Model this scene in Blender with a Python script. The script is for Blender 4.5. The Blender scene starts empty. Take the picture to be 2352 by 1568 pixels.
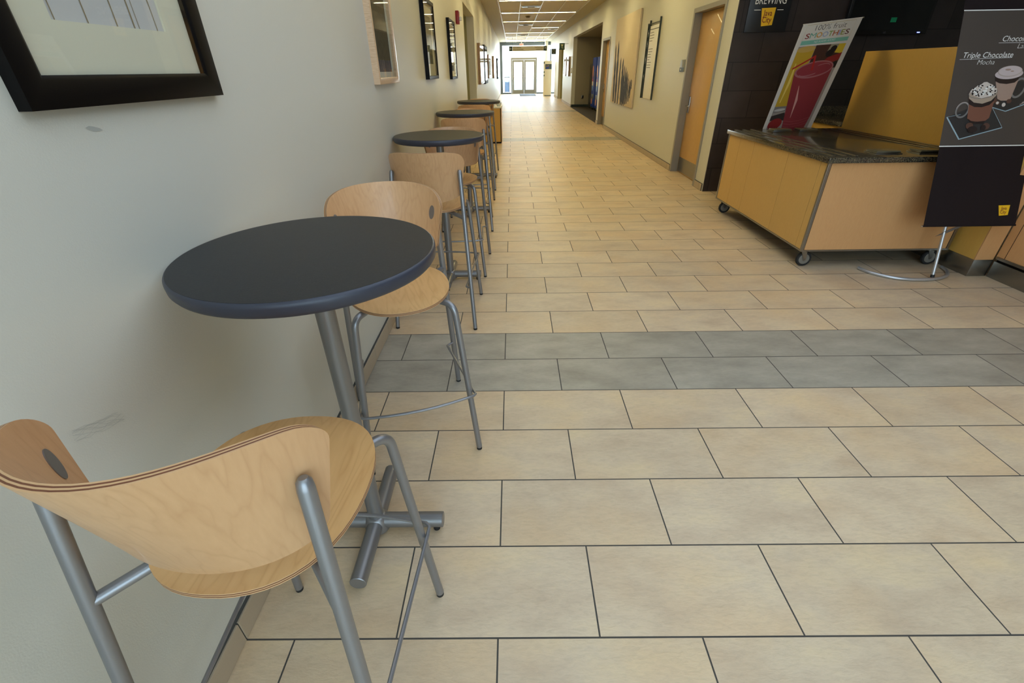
import bpy, bmesh, math, random
from mathutils import Vector, Matrix
from math import sin, cos, pi, sqrt, radians
sc = bpy.context.scene
COL = sc.collection
random.seed(7)

# ------------------------------------------------------------------ camera
CX, CY, CZ = 0.0609, -0.711, 1.4577
PITCH, YAW, ROLL, F = 0.5388, -0.0083, 0.0149, 1043.33
fwd = Vector((sin(YAW) * cos(PITCH), cos(YAW) * cos(PITCH), -sin(PITCH)))
rt0 = Vector((cos(YAW), -sin(YAW), 0))
dn0 = fwd.cross(rt0)
rt = rt0 * cos(ROLL) + dn0 * sin(ROLL)
dn = -rt0 * sin(ROLL) + dn0 * cos(ROLL)
cam_d = bpy.data.cameras.new('camera')
cam = bpy.data.objects.new('camera', cam_d)
COL.objects.link(cam)
M = Matrix((rt, -dn, -fwd)).transposed().to_4x4()
M.translation = Vector((CX, CY, CZ))
cam.matrix_world = M
cam_d.sensor_width = 36.0
cam_d.lens = F * 36.0 / 2352.0
cam_d.clip_start = 0.02
cam_d.clip_end = 300
sc.camera = cam

# ------------------------------------------------------------------ render look
sc.view_settings.view_transform = 'Standard'
sc.view_settings.look = 'None'
sc.view_settings.gamma = 1
sc.view_settings.exposure = 1.05
sc.view_settings.use_curve_mapping = False
sc.cycles.use_denoising = True
sc.cycles.max_bounces = 8
sc.cycles.diffuse_bounces = 5
sc.cycles.glossy_bounces = 4
sc.cycles.transmission_bounces = 6
sc.cycles.transparent_max_bounces = 12
sc.cycles.sample_clamp_indirect = 6.0
sc.cycles.caustics_reflective = False
sc.cycles.caustics_refractive = False

# ------------------------------------------------------------------ sky and daylight
SKY = 2.6
w = bpy.data.worlds.new('sky')
sc.world = w
w.use_nodes = True
nt = w.node_tree
bg = nt.nodes['Background']
tc = nt.nodes.new('ShaderNodeTexCoord')
sp = nt.nodes.new('ShaderNodeSeparateXYZ')
rp = nt.nodes.new('ShaderNodeValToRGB')
rp.color_ramp.elements[0].position = 0.45
rp.color_ramp.elements[0].color = (0.80, 0.78, 0.74, 1)
rp.color_ramp.elements[1].position = 0.62
rp.color_ramp.elements[1].color = (0.62, 0.80, 1.0, 1)
mp = nt.nodes.new('ShaderNodeMapRange')
mp.inputs['From Min'].default_value = -1
nt.links.new(tc.outputs['Generated'], sp.inputs[0])
nt.links.new(sp.outputs['Z'], mp.inputs['Value'])
nt.links.new(mp.outputs[0], rp.inputs[0])
nt.links.new(rp.outputs[0], bg.inputs['Color'])
bg.inputs['Strength'].default_value = SKY


def area_light(name, loc, target, sx, sy, energy, color, portal=False):
    d = bpy.data.lights.new(name, 'AREA')
    d.shape = 'RECTANGLE'
    d.size, d.size_y = sx, sy
    d.energy = energy
    d.color = color
    if portal:
        d.cycles.is_portal = True
    o = bpy.data.objects.new(name, d)
    o.location = loc
    o.rotation_euler = (Vector(target) - Vector(loc)).to_track_quat('-Z', 'Z').to_euler()
    COL.objects.link(o)
    return o


END_Y = 35.4
# sky portals in the two glazed openings (they guide the sky light, they do not add any)
area_light('window_portal_far', (2.1, END_Y + .12, 1.45), (2.1, 0, 1.45), 5.8, 2.9, 1, (1, 1, 1), True)
area_light('window_portal_rear', (1.1, -3.42, 1.5), (1.1, 10, 1.5), 3.7, 2.9, 1, (1, 1, 1), True)
# daylight through the rear window wall behind the photographer
area_light('daylight_rear', (1.1, -3.66, 1.6), (0.8, 6, 0.9), 3.7, 2.7, 12, (0.42, 0.66, 1.0))
# unseen cool overhead light, added to brighten the seating end of the hall
area_light('added_overhead_light', (1.3, .4, 3.02), (1.3, .4, 0), 3.6, 4.4, 37, (0.64, 0.78, 1.0))
# daylight through the far entrance glazing
area_light('daylight_far', (1.3, END_Y + .25, 1.7), (1.2, 10, 0.6), 3.8, 2.8, 150, (0.86, 0.93, 1.0))


# ------------------------------------------------------------------ materials
def srgb(r, g, b):
    f = lambda c: (c / 12.92) if c <= .04045 else ((c + .055) / 1.055) ** 2.4
    return (f(r / 255), f(g / 255), f(b / 255), 1)


def mat(name, col, rough=.5, metal=0., spec=.5, coat=0.):
    m = bpy.data.materials.new(name)
    m.use_nodes = True
    b = m.node_tree.nodes['Principled BSDF']
    b.inputs['Base Color'].default_value = col
    b.inputs['Roughness'].default_value = rough
    b.inputs['Metallic'].default_value = metal
    b.inputs['Specular IOR Level'].default_value = spec
    b.inputs['Coat Weight'].default_value = coat
    return m


def N(m, t, **kw):
    n = m.node_tree.nodes.new(t)
    for k, v in kw.items():
        setattr(n, k, v)
    return n


def L(m, a, b):
    m.node_tree.links.new(a, b)


def math_n(m, op, a, b=None):
    n = N(m, 'ShaderNodeMath', operation=op)
    for i, v in enumerate((a, b)):
        if v is None:
            continue
        if isinstance(v, (int, float)):
            n.inputs[i].default_value = v
        else:
            L(m, v, n.inputs[i])
    return n.outputs[0]


def noise_bump(m, scale, strength, dist=.002, stretch=(1, 1, 1), detail=4):
    b = m.node_tree.nodes['Principled BSDF']
    tcn = N(m, 'ShaderNodeTexCoord')
    mpn = N(m, 'ShaderNodeMapping')
    mpn.inputs['Scale'].default_value = stretch
    nz = N(m, 'ShaderNodeTexNoise')
    nz.inputs['Scale'].default_value = scale
    nz.inputs['Detail'].default_value = detail
    bp = N(m, 'ShaderNodeBump')
    bp.inputs['Strength'].default_value = strength
    bp.inputs['Distance'].default_value = dist
    L(m, tcn.outputs['Object'], mpn.inputs[0])
    L(m, mpn.outputs[0], nz.inputs[0])
    L(m, nz.outputs[0], bp.inputs['Height'])
    L(m, bp.outputs[0], b.inputs['Normal'])
    return nz


def wood(name, c1, c2, rough=.38, axis='z', scale=1., coat=.15, figure=1.):
    """maple veneer: long soft cathedral figure plus fine pores"""
    m = mat(name, c1, rough, coat=coat)
    b = m.node_tree.nodes['Principled BSDF']
    tcn = N(m, 'ShaderNodeTexCoord')
    mpn = N(m, 'ShaderNodeMapping')
    st = {'z': (5, 5, .5), 'x': (.55, 5, 5), 'y': (5, .55, 5)}[axis]
    mpn.inputs['Scale'].default_value = [s * scale for s in st]
    L(m, tcn.outputs['Object'], mpn.inputs[0])
    n1 = N(m, 'ShaderNodeTexNoise')
    n1.inputs['Scale'].default_value = 1.3
    n1.inputs['Detail'].default_value = 3
    n1.inputs['Distortion'].default_value = .15
    L(m, mpn.outputs[0], n1.inputs[0])
    rings = math_n(m, 'FRACT', math_n(m, 'MULTIPLY', n1.outputs[0], 17.))
    tri = math_n(m, 'ABSOLUTE', math_n(m, 'SUBTRACT', rings, .5))
    line = math_n(m, 'POWER', math_n(m, 'MULTIPLY', tri, 2.), 3.)
    n2 = N(m, 'ShaderNodeTexNoise')
    n2.inputs['Scale'].default_value = 22
    n2.inputs['Detail'].default_value = 4
    L(m, mpn.outputs[0], n2.inputs[0])
    s = math_n(m, 'ADD', math_n(m, 'MULTIPLY', line, .42 * figure), math_n(m, 'MULTIPLY', n2.outputs[0], .55))
    mx = N(m, 'ShaderNodeMix', data_type='RGBA')
    mx.inputs[6].default_value = c1
    mx.inputs[7].default_value = c2
    L(m, s, mx.inputs[0])
    L(m, mx.outputs[2], b.inputs['Base Color'])
    return m


def emit(name, col, strength):
    m = mat(name, (0, 0, 0, 1), .5)
    b = m.node_tree.nodes['Principled BSDF']
    b.inputs['Emission Color'].default_value = col
    b.inputs['Emission Strength'].default_value = strength
    return m


WALL_C = srgb(206, 204, 190)
def wall_mat(name, c):
    m = mat(name, c, .42, spec=.45)
    noise_bump(m, 330, .22, .0012, detail=3)
    return m
m_wall = wall_mat('sage_wall_paint', WALL_C)
m_wall_olive_shade = wall_mat('olive_shade_wall_paint', srgb(160, 156, 108))  # greener tone puts the left alcove's shade in the colour; restroom walls share it
m_alcove = wall_mat('taupe_wall_paint', srgb(150, 142, 125))


def floor_mat():
    m = mat('floor_tile', srgb(196, 182, 154), .38)
    b = m.node_tree.nodes['Principled BSDF']
    tcn = N(m, 'ShaderNodeTexCoord')
    s = N(m, 'ShaderNodeSeparateXYZ')
    L(m, tcn.outputs['Object'], s.inputs[0])
    TL, TD = .6096, .3048
    yr = math_n(m, 'DIVIDE', s.outputs['Y'], TD)
    row = math_n(m, 'FLOOR', yr)
    fy = math_n(m, 'SUBTRACT', yr, row)
    par = math_n(m, 'SUBTRACT', row, math_n(m, 'MULTIPLY', math_n(m, 'FLOOR', math_n(m, 'MULTIPLY', row, .5)), 2.))
    # even rows (par 0): joints at half tiles
    xo = math_n(m, 'ADD', math_n(m, 'DIVIDE', s.outputs['X'], TL), math_n(m, 'MULTIPLY', math_n(m, 'SUBTRACT', 1., par), .5))
    cx = math_n(m, 'FLOOR', xo)
    fx = math_n(m, 'SUBTRACT', xo, cx)
    g = .0026
    def edge(f, size):
        lo = math_n(m, 'LESS_THAN', f, g / size)
        hi = math_n(m, 'GREATER_THAN', f, 1 - g / size)
        return math_n(m, 'MAXIMUM', lo, hi)
    grout = math_n(m, 'MAXIMUM', edge(fx, TL), edge(fy, TD))
    cmb = N(m, 'ShaderNodeCombineXYZ')
    L(m, cx, cmb.inputs[0]); L(m, row, cmb.inputs[1])
    wn = N(m, 'ShaderNodeTexWhiteNoise')
    L(m, cmb.outputs[0], wn.inputs[0])
    # rotated & shifted coordinates inside each tile so that the stone pattern changes from tile to tile
    off = N(m, 'ShaderNodeVectorMath', operation='SCALE')
    L(m, wn.outputs['Color'], off.inputs[0]); off.inputs['Scale'].default_value = 40
    add = N(m, 'ShaderNodeVectorMath', operation='ADD')
    L(m, tcn.outputs['Object'], add.inputs[0]); L(m, off.outputs[0], add.inputs[1])
    mpn = N(m, 'ShaderNodeMapping')
    mpn.inputs['Rotation'].default_value = (0, 0, -.45)
    mpn.inputs['Scale'].default_value = (1, 2.2, 1)
    L(m, add.outputs[0], mpn.inputs[0])
    n1 = N(m, 'ShaderNodeTexNoise'); n1.inputs['Scale'].default_value = 3.2; n1.inputs['Detail'].default_value = 6; n1.inputs['Roughness'].default_value = .62
    L(m, mpn.outputs[0], n1.inputs[0])
    mp2 = N(m, 'ShaderNodeMapping')
    mp2.inputs['Rotation'].default_value = (0, 0, -.7)
    mp2.inputs['Scale'].default_value = (1, 3.2, 1)
    L(m, add.outputs[0], mp2.inputs[0])
    n2 = N(m, 'ShaderNodeTexNoise'); n2.inputs['Scale'].default_value = 30; n2.inputs['Detail'].default_value = 7; n2.inputs['Roughness'].default_value = .68; n2.inputs['Distortion'].default_value = .5
    L(m, mp2.outputs[0], n2.inputs[0])
    n3 = N(m, 'ShaderNodeTexNoise'); n3.inputs['Scale'].default_value = 7; n3.inputs['Detail'].default_value = 3
    L(m, add.outputs[0], n3.inputs[0])
    r = N(m, 'ShaderNodeValToRGB')
    e = r.color_ramp.elements
    e[0].position, e[0].color = .30, srgb(200, 176, 146)
    e[1].position, e[1].color = .72, srgb(226, 202, 162)
    k = e.new(.52); k.color = srgb(216, 194, 162)
    L(m, n1.outputs[0], r.inputs[0])
    # fine dark flecks
    fl = N(m, 'ShaderNodeMapRange'); fl.inputs['From Min'].default_value = .30; fl.inputs['From Max'].default_value = .56; fl.inputs['To Min'].default_value = .88; fl.inputs['To Max'].default_value = 1.0
    L(m, n2.outputs[0], fl.inputs['Value'])
    val = math_n(m, 'ADD', .93, math_n(m, 'MULTIPLY', wn.outputs['Value'], .10))
    val = math_n(m, 'MULTIPLY', val, fl.outputs[0])
    # charcoal bands (two rows) across the corridor
    def band(a, bb):
        return math_n(m, 'MULTIPLY', math_n(m, 'GREATER_THAN', row, a - .5), math_n(m, 'LESS_THAN', row, bb + .5))
    bands = math_n(m, 'MAXIMUM', band(4, 5), math_n(m, 'MAXIMUM', band(36, 37), band(64, 65)))
    r2 = N(m, 'ShaderNodeValToRGB')
    e = r2.color_ramp.elements
    e[0].position, e[0].color = .3, srgb(150, 143, 128)
    e[1].position, e[1].color = .75, srgb(186, 178, 160)
    L(m, n1.outputs[0], r2.inputs[0])
    mx = N(m, 'ShaderNodeMix', data_type='RGBA')
    n4 = N(m, 'ShaderNodeTexNoise'); n4.inputs['Scale'].default_value = 2.1; n4.inputs['Detail'].default_value = 4
    L(m, add.outputs[0], n4.inputs[0])
    oc = N(m, 'ShaderNodeMapRange'); oc.inputs['From Min'].default_value = .46; oc.inputs['From Max'].default_value = .66; oc.inputs['To Max'].default_value = .5
    L(m, n4.outputs[0], oc.inputs['Value'])
    m0 = N(m, 'ShaderNodeMix', data_type='RGBA')
    L(m, oc.outputs[0], m0.inputs[0]); L(m, r.outputs[0], m0.inputs[6]); m0.inputs[7].default_value = srgb(220, 186, 140)
    L(m, bands, mx.inputs[0]); L(m, m0.outputs[2], mx.inputs[6]); L(m, r2.outputs[0], mx.inputs[7])
    hs = N(m, 'ShaderNodeHueSaturation')
    L(m, mx.outputs[2], hs.inputs['Color']); L(m, val, hs.inputs['Value'])
    mg = N(m, 'ShaderNodeMix', data_type='RGBA')
    L(m, grout, mg.inputs[0]); L(m, hs.outputs[0], mg.inputs[6]); mg.inputs[7].default_value = srgb(72, 68, 62)
    L(m, mg.outputs[2], b.inputs['Base Color'])
    h = math_n(m, 'SUBTRACT', math_n(m, 'ADD', math_n(m, 'MULTIPLY', math_n(m, 'MULTIPLY', n2.outputs[0], n3.outputs[0]), 1.5), math_n(m, 'MULTIPLY', n1.outputs[0], .6)), math_n(m, 'MULTIPLY', grout, 1.))
    bp = N(m, 'ShaderNodeBump'); bp.inputs['Strength'].default_value = .5; bp.inputs['Distance'].default_value = .0026
    L(m, h, bp.inputs['Height']); L(m, bp.outputs[0], b.inputs['Normal'])
    rr = math_n(m, 'ADD', .30, math_n(m, 'MULTIPLY', n2.outputs[0], .2))
    L(m, math_n(m, 'MAXIMUM', rr, math_n(m, 'MULTIPLY', grout, .9)), b.inputs['Roughness'])
    return m
m_floor = floor_mat()

m_base = mat('cove_tile', srgb(178, 160, 134), .45); noise_bump(m_base, 60, .3, .002)
m_grout = mat('dark_grout', srgb(70, 70, 66), .8)
m_maple = wood('maple_veneer', srgb(214, 170, 124), srgb(188, 142, 98), axis='z', scale=1.25, figure=.7)
m_maple_seat = wood('maple_seat_veneer', srgb(226, 180, 120), srgb(200, 150, 92), axis='y', scale=1.1)
m_ply_l = mat('ply_edge_light', srgb(200, 160, 115), .5)
m_ply_d = mat('ply_edge_dark', srgb(112, 66, 40), .5)
m_steel = mat('silver_painted_steel', srgb(142, 142, 143), .34, .65); noise_bump(m_steel, 900, .06, .0004)
m_steel_d = mat('steel_table_base', srgb(138, 137, 136), .36, .65); noise_bump(m_steel_d, 900, .06, .0004)
m_chrome = mat('polished_metal', srgb(205, 207, 208), .22, 1.)
m_brush = mat('brushed_stainless', srgb(150, 148, 142), .3, 1.); noise_bump(m_brush, 40, .25, .001, stretch=(1, 1, 12))
m_satin = mat('satin_aluminium', srgb(196, 198, 200), .38, .75)
m_rubber = mat('black_rubber', srgb(28, 28, 28), .7)
m_ltop = mat('charcoal_laminate', srgb(30, 31, 34), .4, spec=.4); noise_bump(m_ltop, 120, .6, .0008, stretch=(1, 14, 1))
m_ledge = mat('navy_table_edge', srgb(52, 55, 66), .42, spec=.5)
m_black = mat('black_lacquer', srgb(13, 11, 10), .45, spec=.12)
m_blackside = mat('black_frame_side', srgb(30, 32, 33), .5)
m_oakf = wood('pale_oak_frame', srgb(226, 196, 160), srgb(190, 150, 112), axis='z', scale=3)
m_brownf = wood('brown_wood_frame', srgb(150, 116, 78), srgb(105, 76, 48), axis='z', scale=3)
m_matbd = mat('mat_board', srgb(226, 216, 190), .8)
m_paper = mat('art_paper', srgb(205, 198, 192), .85)
m_wash = mat('brown_ink_wash', srgb(150, 128, 92), .8)
m_white = mat('white_paint', srgb(235, 235, 230), .5)
m_ceil = mat('ceiling_panel', srgb(224, 216, 202), .75)
nzc = noise_bump(m_ceil, 14, .3, .004, stretch=(1, 18, 1))
m_rail = mat('ceiling_rail', srgb(235, 235, 230), .4)
m_ceilside = mat('ceiling_border', srgb(190, 182, 150), .7)
m_lamp = emit('tube_light', (1.0, .85, .43, 1), 15.5)
m_grayframe = mat('gray_door_frame', srgb(142, 138, 130), .4)
m_doorwood = wood('door_veneer', srgb(214, 172, 104), srgb(188, 142, 78), axis='z', scale=1.6, figure=.6)
m_alu = mat('aluminium_frame', srgb(128, 127, 118), .5, .2)
m_darkalu = mat('dark_aluminium', srgb(95, 105, 112), .4, .5)
m_darktile = mat('dark_wall_tile', srgb(46, 38, 35), .42)
m_cartwood = wood('cart_maple_laminate', srgb(212, 172, 100), srgb(190, 148, 80), axis='z', scale=2.4, rough=.45, figure=.35, coat=0)
m_cartwood2 = wood('end_panel_maple', srgb(212, 162, 108), srgb(192, 140, 88), axis='z', scale=2.4, rough=.45, figure=.35, coat=0)
m_yellow = wood('honey_maple_laminate', srgb(214, 170, 84), srgb(190, 146, 64), axis='z', scale=2.4, rough=.5, figure=.2, coat=0)
m_line = mat('shadow_joint', srgb(32, 25, 18), .9)
m_screen = mat('switched_off_screen', srgb(8, 9, 14), .12)
m_green = mat('green_tape', srgb(20, 150, 100), .5)
m_signblk = mat('black_sign_board', srgb(30, 31, 36), .35)
m_bannerdk = mat('dark_brown_banner', srgb(29, 19, 19), .8, spec=.25); noise_bump(m_bannerdk, 500, .2, .0006)
m_bannerpic = mat('gray_brown_print', srgb(72, 62, 54), .75)
m_cream = mat('cream_print', srgb(226, 216, 200), .7)
m_txt = mat('white_lettering', srgb(235, 232, 225), .6)
m_txtdk = mat('dark_lettering', srgb(70, 55, 48), .6)
m_gold = mat('yellow_logo', srgb(236, 184, 30), .5)
m_maroon = mat('maroon_lettering', srgb(130, 50, 30), .6)
m_dkgreen = mat('dark_green_sign', srgb(40, 66, 56), .5)
m_signcream = mat('cream_sign_panel', srgb(236, 230, 210), .6)
m_red = mat('red_alarm_housing', srgb(150, 20, 22), .4)
m_carpet = mat('dark_carpet', srgb(62, 52, 44), .95)
m_snow = mat('pale_concrete', srgb(225, 225, 222), .9)
m_glassm = None


def granite():
    m = mat('speckled_granite', srgb(80, 74, 62), .16, coat=.3)
    b = m.node_tree.nodes['Principled BSDF']
    tcn = N(m, 'ShaderNodeTexCoord')
    v = N(m, 'ShaderNodeTexVoronoi'); v.inputs['Scale'].default_value = 240
    L(m, tcn.outputs['Object'], v.inputs[0])
    r = N(m, 'ShaderNodeValToRGB'); r.color_ramp.interpolation = 'CONSTANT'
    e = r.color_ramp.elements
    e[0].position, e[0].color = 0, srgb(34, 30, 26)
    e[1].position, e[1].color = .35, srgb(80, 72, 54)
    k = e.new(.6); k.color = srgb(104, 94, 72)
    k = e.new(.8); k.color = srgb(54, 49, 42)
    s = N(m, 'ShaderNodeSeparateColor')
    L(m, v.outputs['Color'], s.inputs[0]); L(m, s.outputs[0], r.inputs[0]); L(m, r.outputs[0], b.inputs['Base Color'])
    return m
m_granite = granite()


def glass_mat(name='clear_pane', tint=(.93, .96, .95, 1)):
    """thin pane: see-through with mirror reflection that grows at grazing angles"""
    m = bpy.data.materials.new(name); m.use_nodes = True
    t = m.node_tree; t.nodes.clear()
    o = t.nodes.new('ShaderNodeOutputMaterial'); tr = t.nodes.new('ShaderNodeBsdfTransparent'); gl = t.nodes.new('ShaderNodeBsdfGlossy')
    tr.inputs[0].default_value = tint
    gl.inputs['Roughness'].default_value = .02
    fr = t.nodes.new('ShaderNodeFresnel')
    ge = t.nodes.new('ShaderNodeNewGeometry'); mr = t.nodes.new('ShaderNodeMapRange')
    mr.inputs['To Min'].default_value = 1.5; mr.inputs['To Max'].default_value = 1 / 1.5
    t.links.new(ge.outputs['Backfacing'], mr.inputs['Value']); t.links.new(mr.outputs[0], fr.inputs[0])
    mx = t.nodes.new('ShaderNodeMixShader')
    t.links.new(fr.outputs[0], mx.inputs[0]); t.links.new(tr.outputs[0], mx.inputs[1]); t.links.new(gl.outputs[0], mx.inputs[2]); t.links.new(mx.outputs[0], o.inputs[0])
    return m
m_glassm = glass_mat()


def darktile():
    m = m_darktile
    b = m.node_tree.nodes['Principled BSDF']
    tcn = N(m, 'ShaderNodeTexCoord')
    sp_ = N(m, 'ShaderNodeSeparateXYZ'); cb = N(m, 'ShaderNodeCombineXYZ')
    L(m, tcn.outputs['Object'], sp_.inputs[0])
    L(m, sp_.outputs['X'], cb.inputs[0]); L(m, sp_.outputs['Z'], cb.inputs[1])
    br = N(m, 'ShaderNodeTexBrick'); br.offset = .5
    br.inputs['Scale'].default_value = 1; br.inputs['Brick Width'].default_value = .6; br.inputs['Row Height'].default_value = .3
    br.inputs['Mortar Size'].default_value = .004; br.inputs['Mortar'].default_value = srgb(18, 16, 16)
    br.inputs['Color1'].default_value = srgb(60, 50, 48); br.inputs['Color2'].default_value = srgb(44, 37, 36)
    L(m, cb.outputs[0], br.inputs[0])
    nz = N(m, 'ShaderNodeTexNoise'); nz.inputs['Scale'].default_value = 5; nz.inputs['Detail'].default_value = 5
    L(m, tcn.outputs['Object'], nz.inputs[0])
    hs = N(m, 'ShaderNodeHueSaturation'); L(m, br.outputs[0], hs.inputs['Color'])
    L(m, math_n(m, 'ADD', .6, math_n(m, 'MULTIPLY', nz.outputs[0], .9)), hs.inputs['Value'])
    L(m, hs.outputs[0], b.inputs['Base Color'])
darktile()


# ------------------------------------------------------------------ mesh helpers
def bm_():
    return bmesh.new()


def box(bm, x0, x1, y0, y1, z0, z1, bev=0., mi=0):
    r = bmesh.ops.create_cube(bm, size=1)
    vs = r['verts']
    for v in vs:
        v.co = Vector(((x0 + x1) / 2 + v.co.x * (x1 - x0), (y0 + y1) / 2 + v.co.y * (y1 - y0), (z0 + z1) / 2 + v.co.z * (z1 - z0)))
    fs = set(f for v in vs for f in v.link_faces)
    for f in fs:
        f.material_index = mi
    if bev > 0:
        es = list(set(e for v in vs for e in v.link_edges))
        g = bmesh.ops.bevel(bm, geom=es, offset=bev, segments=2, affect='EDGES', profile=.5)
        for f in g['faces']:
            f.material_index = mi
    return bm


def fillet(pts, rad, n=6):
    pts = [Vector(p) for p in pts]
    rads = rad if isinstance(rad, (list, tuple)) else [rad] * len(pts)
    out = [pts[0]]
    for i in range(1, len(pts) - 1):
        a, p, b = pts[i - 1], pts[i], pts[i + 1]
        d1, d2 = (a - p), (b - p)
        l = min(rads[i] / max(1e-6, math.tan(d1.angle(d2) / 2)), d1.length * .48, d2.length * .48)
        s, e = p + d1.normalized() * l, p + d2.normalized() * l
        for k in range(n + 1):
            t = k / n
            out.append(s * (1 - t) ** 2 + p * 2 * t * (1 - t) + e * t * t)
    out.append(pts[-1])
    return out


def tube(bm, pts, r, seg=14, caps=True, mi=0):
    pts = [Vector(p) for p in pts]
    rs = r if isinstance(r, (list, tuple)) else [r] * len(pts)
    rings = []
    t0 = (pts[1] - pts[0]).normalized()
    up = Vector((0, 0, 1)) if abs(t0.z) < .9 else Vector((1, 0, 0))
    nrm = t0.cross(up).normalized()
    for i, p in enumerate(pts):
        if i == 0:
            t = t0
        elif i == len(pts) - 1:
            t = (pts[-1] - pts[-2]).normalized()
        else:
            t = ((pts[i + 1] - p).normalized() + (p - pts[i - 1]).normalized()).normalized()
        nrm = (nrm - t * nrm.dot(t)).normalized()
        bn = t.cross(nrm)
        rings.append([bm.verts.new(p + (nrm * cos(2 * pi * k / seg) + bn * sin(2 * pi * k / seg)) * rs[i]) for k in range(seg)])
    for a, b in zip(rings, rings[1:]):
        for k in range(seg):
            f = bm.faces.new((a[k], a[(k + 1) % seg], b[(k + 1) % seg], b[k])); f.material_index = mi
    if caps:
        bm.faces.new(rings[0][::-1]).material_index = mi
        bm.faces.new(rings[-1]).material_index = mi
    return bm


def lathe(bm, prof, c=(0, 0, 0), seg=48, mi=0):
    """prof: list of (r, z); closed at the axis where r == 0"""
    c = Vector(c)
    rings = []
    for r, z in prof:
        if r < 1e-6:
            rings.append([bm.verts.new(c + Vector((0, 0, z)))])
        else:
            rings.append([bm.verts.new(c + Vector((r * cos(2 * pi * k / seg), r * sin(2 * pi * k / seg), z))) for k in range(seg)])
    for a, b in zip(rings, rings[1:]):
        for k in range(seg):
            k2 = (k + 1) % seg
            if len(a) == 1 and len(b) == 1:
                continue
            if len(a) == 1:
                f = bm.faces.new((a[0], b[k], b[k2]))
            elif len(b) == 1:
                f = bm.faces.new((a[k], b[0], a[k2]))
            else:
                f = bm.faces.new((a[k], b[k], b[k2], a[k2]))
            f.material_index = mi
    return bm


def obj(name, bm, mats, parent=None, smooth=35, fix=True, mtx=None):
    if fix:
        bmesh.ops.recalc_face_normals(bm, faces=bm.faces)
    me = bpy.data.meshes.new(name)
    bm.to_mesh(me); bm.free()
    for mm in (mats if isinstance(mats, (list, tuple)) else [mats]):
        me.materials.append(mm)
    if smooth:
        me.polygons.foreach_set('use_smooth', [True] * len(me.polygons))
        me.set_sharp_from_angle(angle=radians(smooth))
    o = bpy.data.objects.new(name, me)
    COL.objects.link(o)
    if mtx is not None:
        o.matrix_world = mtx
    if parent:
        o.parent = parent
    return o


def tag(o, label, cat, group=None):
    o['label'] = label; o['category'] = cat
    if group:
        o['group'] = group
    return o


def thing(name, label, cat, loc=(0, 0, 0), rz=0., group=None):
    o = bpy.data.objects.new(name, None)
    o.empty_display_size = .1
    COL.objects.link(o)
    o.location = loc; o.rotation_euler = (0, 0, rz)
    return tag(o, label, cat, group)


def struct(name, bm, m, parent=None, smooth=0):
    o = obj(name, bm, m, parent, smooth)
    o['kind'] = 'structure'
    return o


def dup(root, loc, rz, label=None, group=None):
    r = root.copy(); COL.objects.link(r)
    r.location = loc; r.rotation_euler = (0, 0, rz)
    if label: r['label'] = label
    if group: r['group'] = group
    for ch in list(root.children):
        c = ch.copy(); COL.objects.link(c); c.parent = r
        for g in list(ch.children):
            d = g.copy(); COL.objects.link(d); d.parent = c
    return r


# flat printed graphics: u to the right, v up on a plane given by a matrix (x=u, y=v, z=out of the face)
def poly(bm, pts, z=0., mi=0):
    vs = [bm.verts.new((p[0], p[1], z)) for p in pts]
    f = bm.faces.new(vs)
    if f.normal.z < 0:
        f.normal_flip()
    f.material_index = mi
    return f


def ell(cx, cy, a, b, n=28, rot=0., t0=0, t1=2 * pi):
    full = abs(t1 - t0 - 2 * pi) < 1e-6
    o = []
    for k in range(n if full else n + 1):
        t = t0 + (t1 - t0) * k / n
        x, y = a * cos(t), b * sin(t)
        o.append((cx + x * cos(rot) - y * sin(rot), cy + x * sin(rot) + y * cos(rot)))
    return o


def strip(pts, wd):
    """flat ribbon polygon along 2D points; wd number or list"""
    n = len(pts)
    ws = wd if isinstance(wd, (list, tuple)) else [wd] * n
    Lf, Rt = [], []
    for i in range(n):
        a = Vector(pts[max(0, i - 1)]); b = Vector(pts[min(n - 1, i + 1)])
        d = (b - a).normalized(); nn = Vector((-d.y, d.x)) * ws[i] / 2
        p = Vector(pts[i])
        Lf.append(tuple(p + nn)); Rt.append(tuple(p - nn))
    return Lf + Rt[::-1]


def flat(name, polys, m, parent, mtx, z):
    bm = bm_()
    for p in polys:
        poly(bm, p, z)
    bmesh.ops.triangulate(bm, faces=bm.faces)
    o = obj(name, bm, m, None, 0, fix=False)
    o.parent = parent
    o.matrix_basis = mtx
    return o


def text(name, body, size, m, parent, mtx, u, v, z=.0012, shear=0., align='LEFT', sx=1., bold=0., extr=0.):
    cu = bpy.data.curves.new(name, 'FONT')
    cu.body = body; cu.size = size; cu.shear = shear; cu.align_x = align; cu.offset = bold; cu.extrude = extr
    cu.resolution_u = 3
    to = bpy.data.objects.new(name, cu); COL.objects.link(to)
    dg = bpy.context.evaluated_depsgraph_get()
    me = bpy.data.meshes.new_from_object(to.evaluated_get(dg))
    bpy.data.objects.remove(to); bpy.data.curves.remove(cu)
    me.transform(Matrix.Translation((u, v, z)) @ Matrix.Diagonal((sx, 1, 1, 1)))
    me.materials.clear(); me.materials.append(m)
    me.name = name
    o = bpy.data.objects.new(name, me); COL.objects.link(o)
    o.parent = parent
    o.matrix_basis = mtx
    return o


def plane_mtx(o, u, out):
    """matrix with local x=u, local z=out (world directions), origin o"""
    u = Vector(u).normalized(); n = Vector(out).normalized(); v = n.cross(u)
    m = Matrix((u, v, n)).transposed().to_4x4(); m.translation = Vector(o)
    return m


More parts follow.
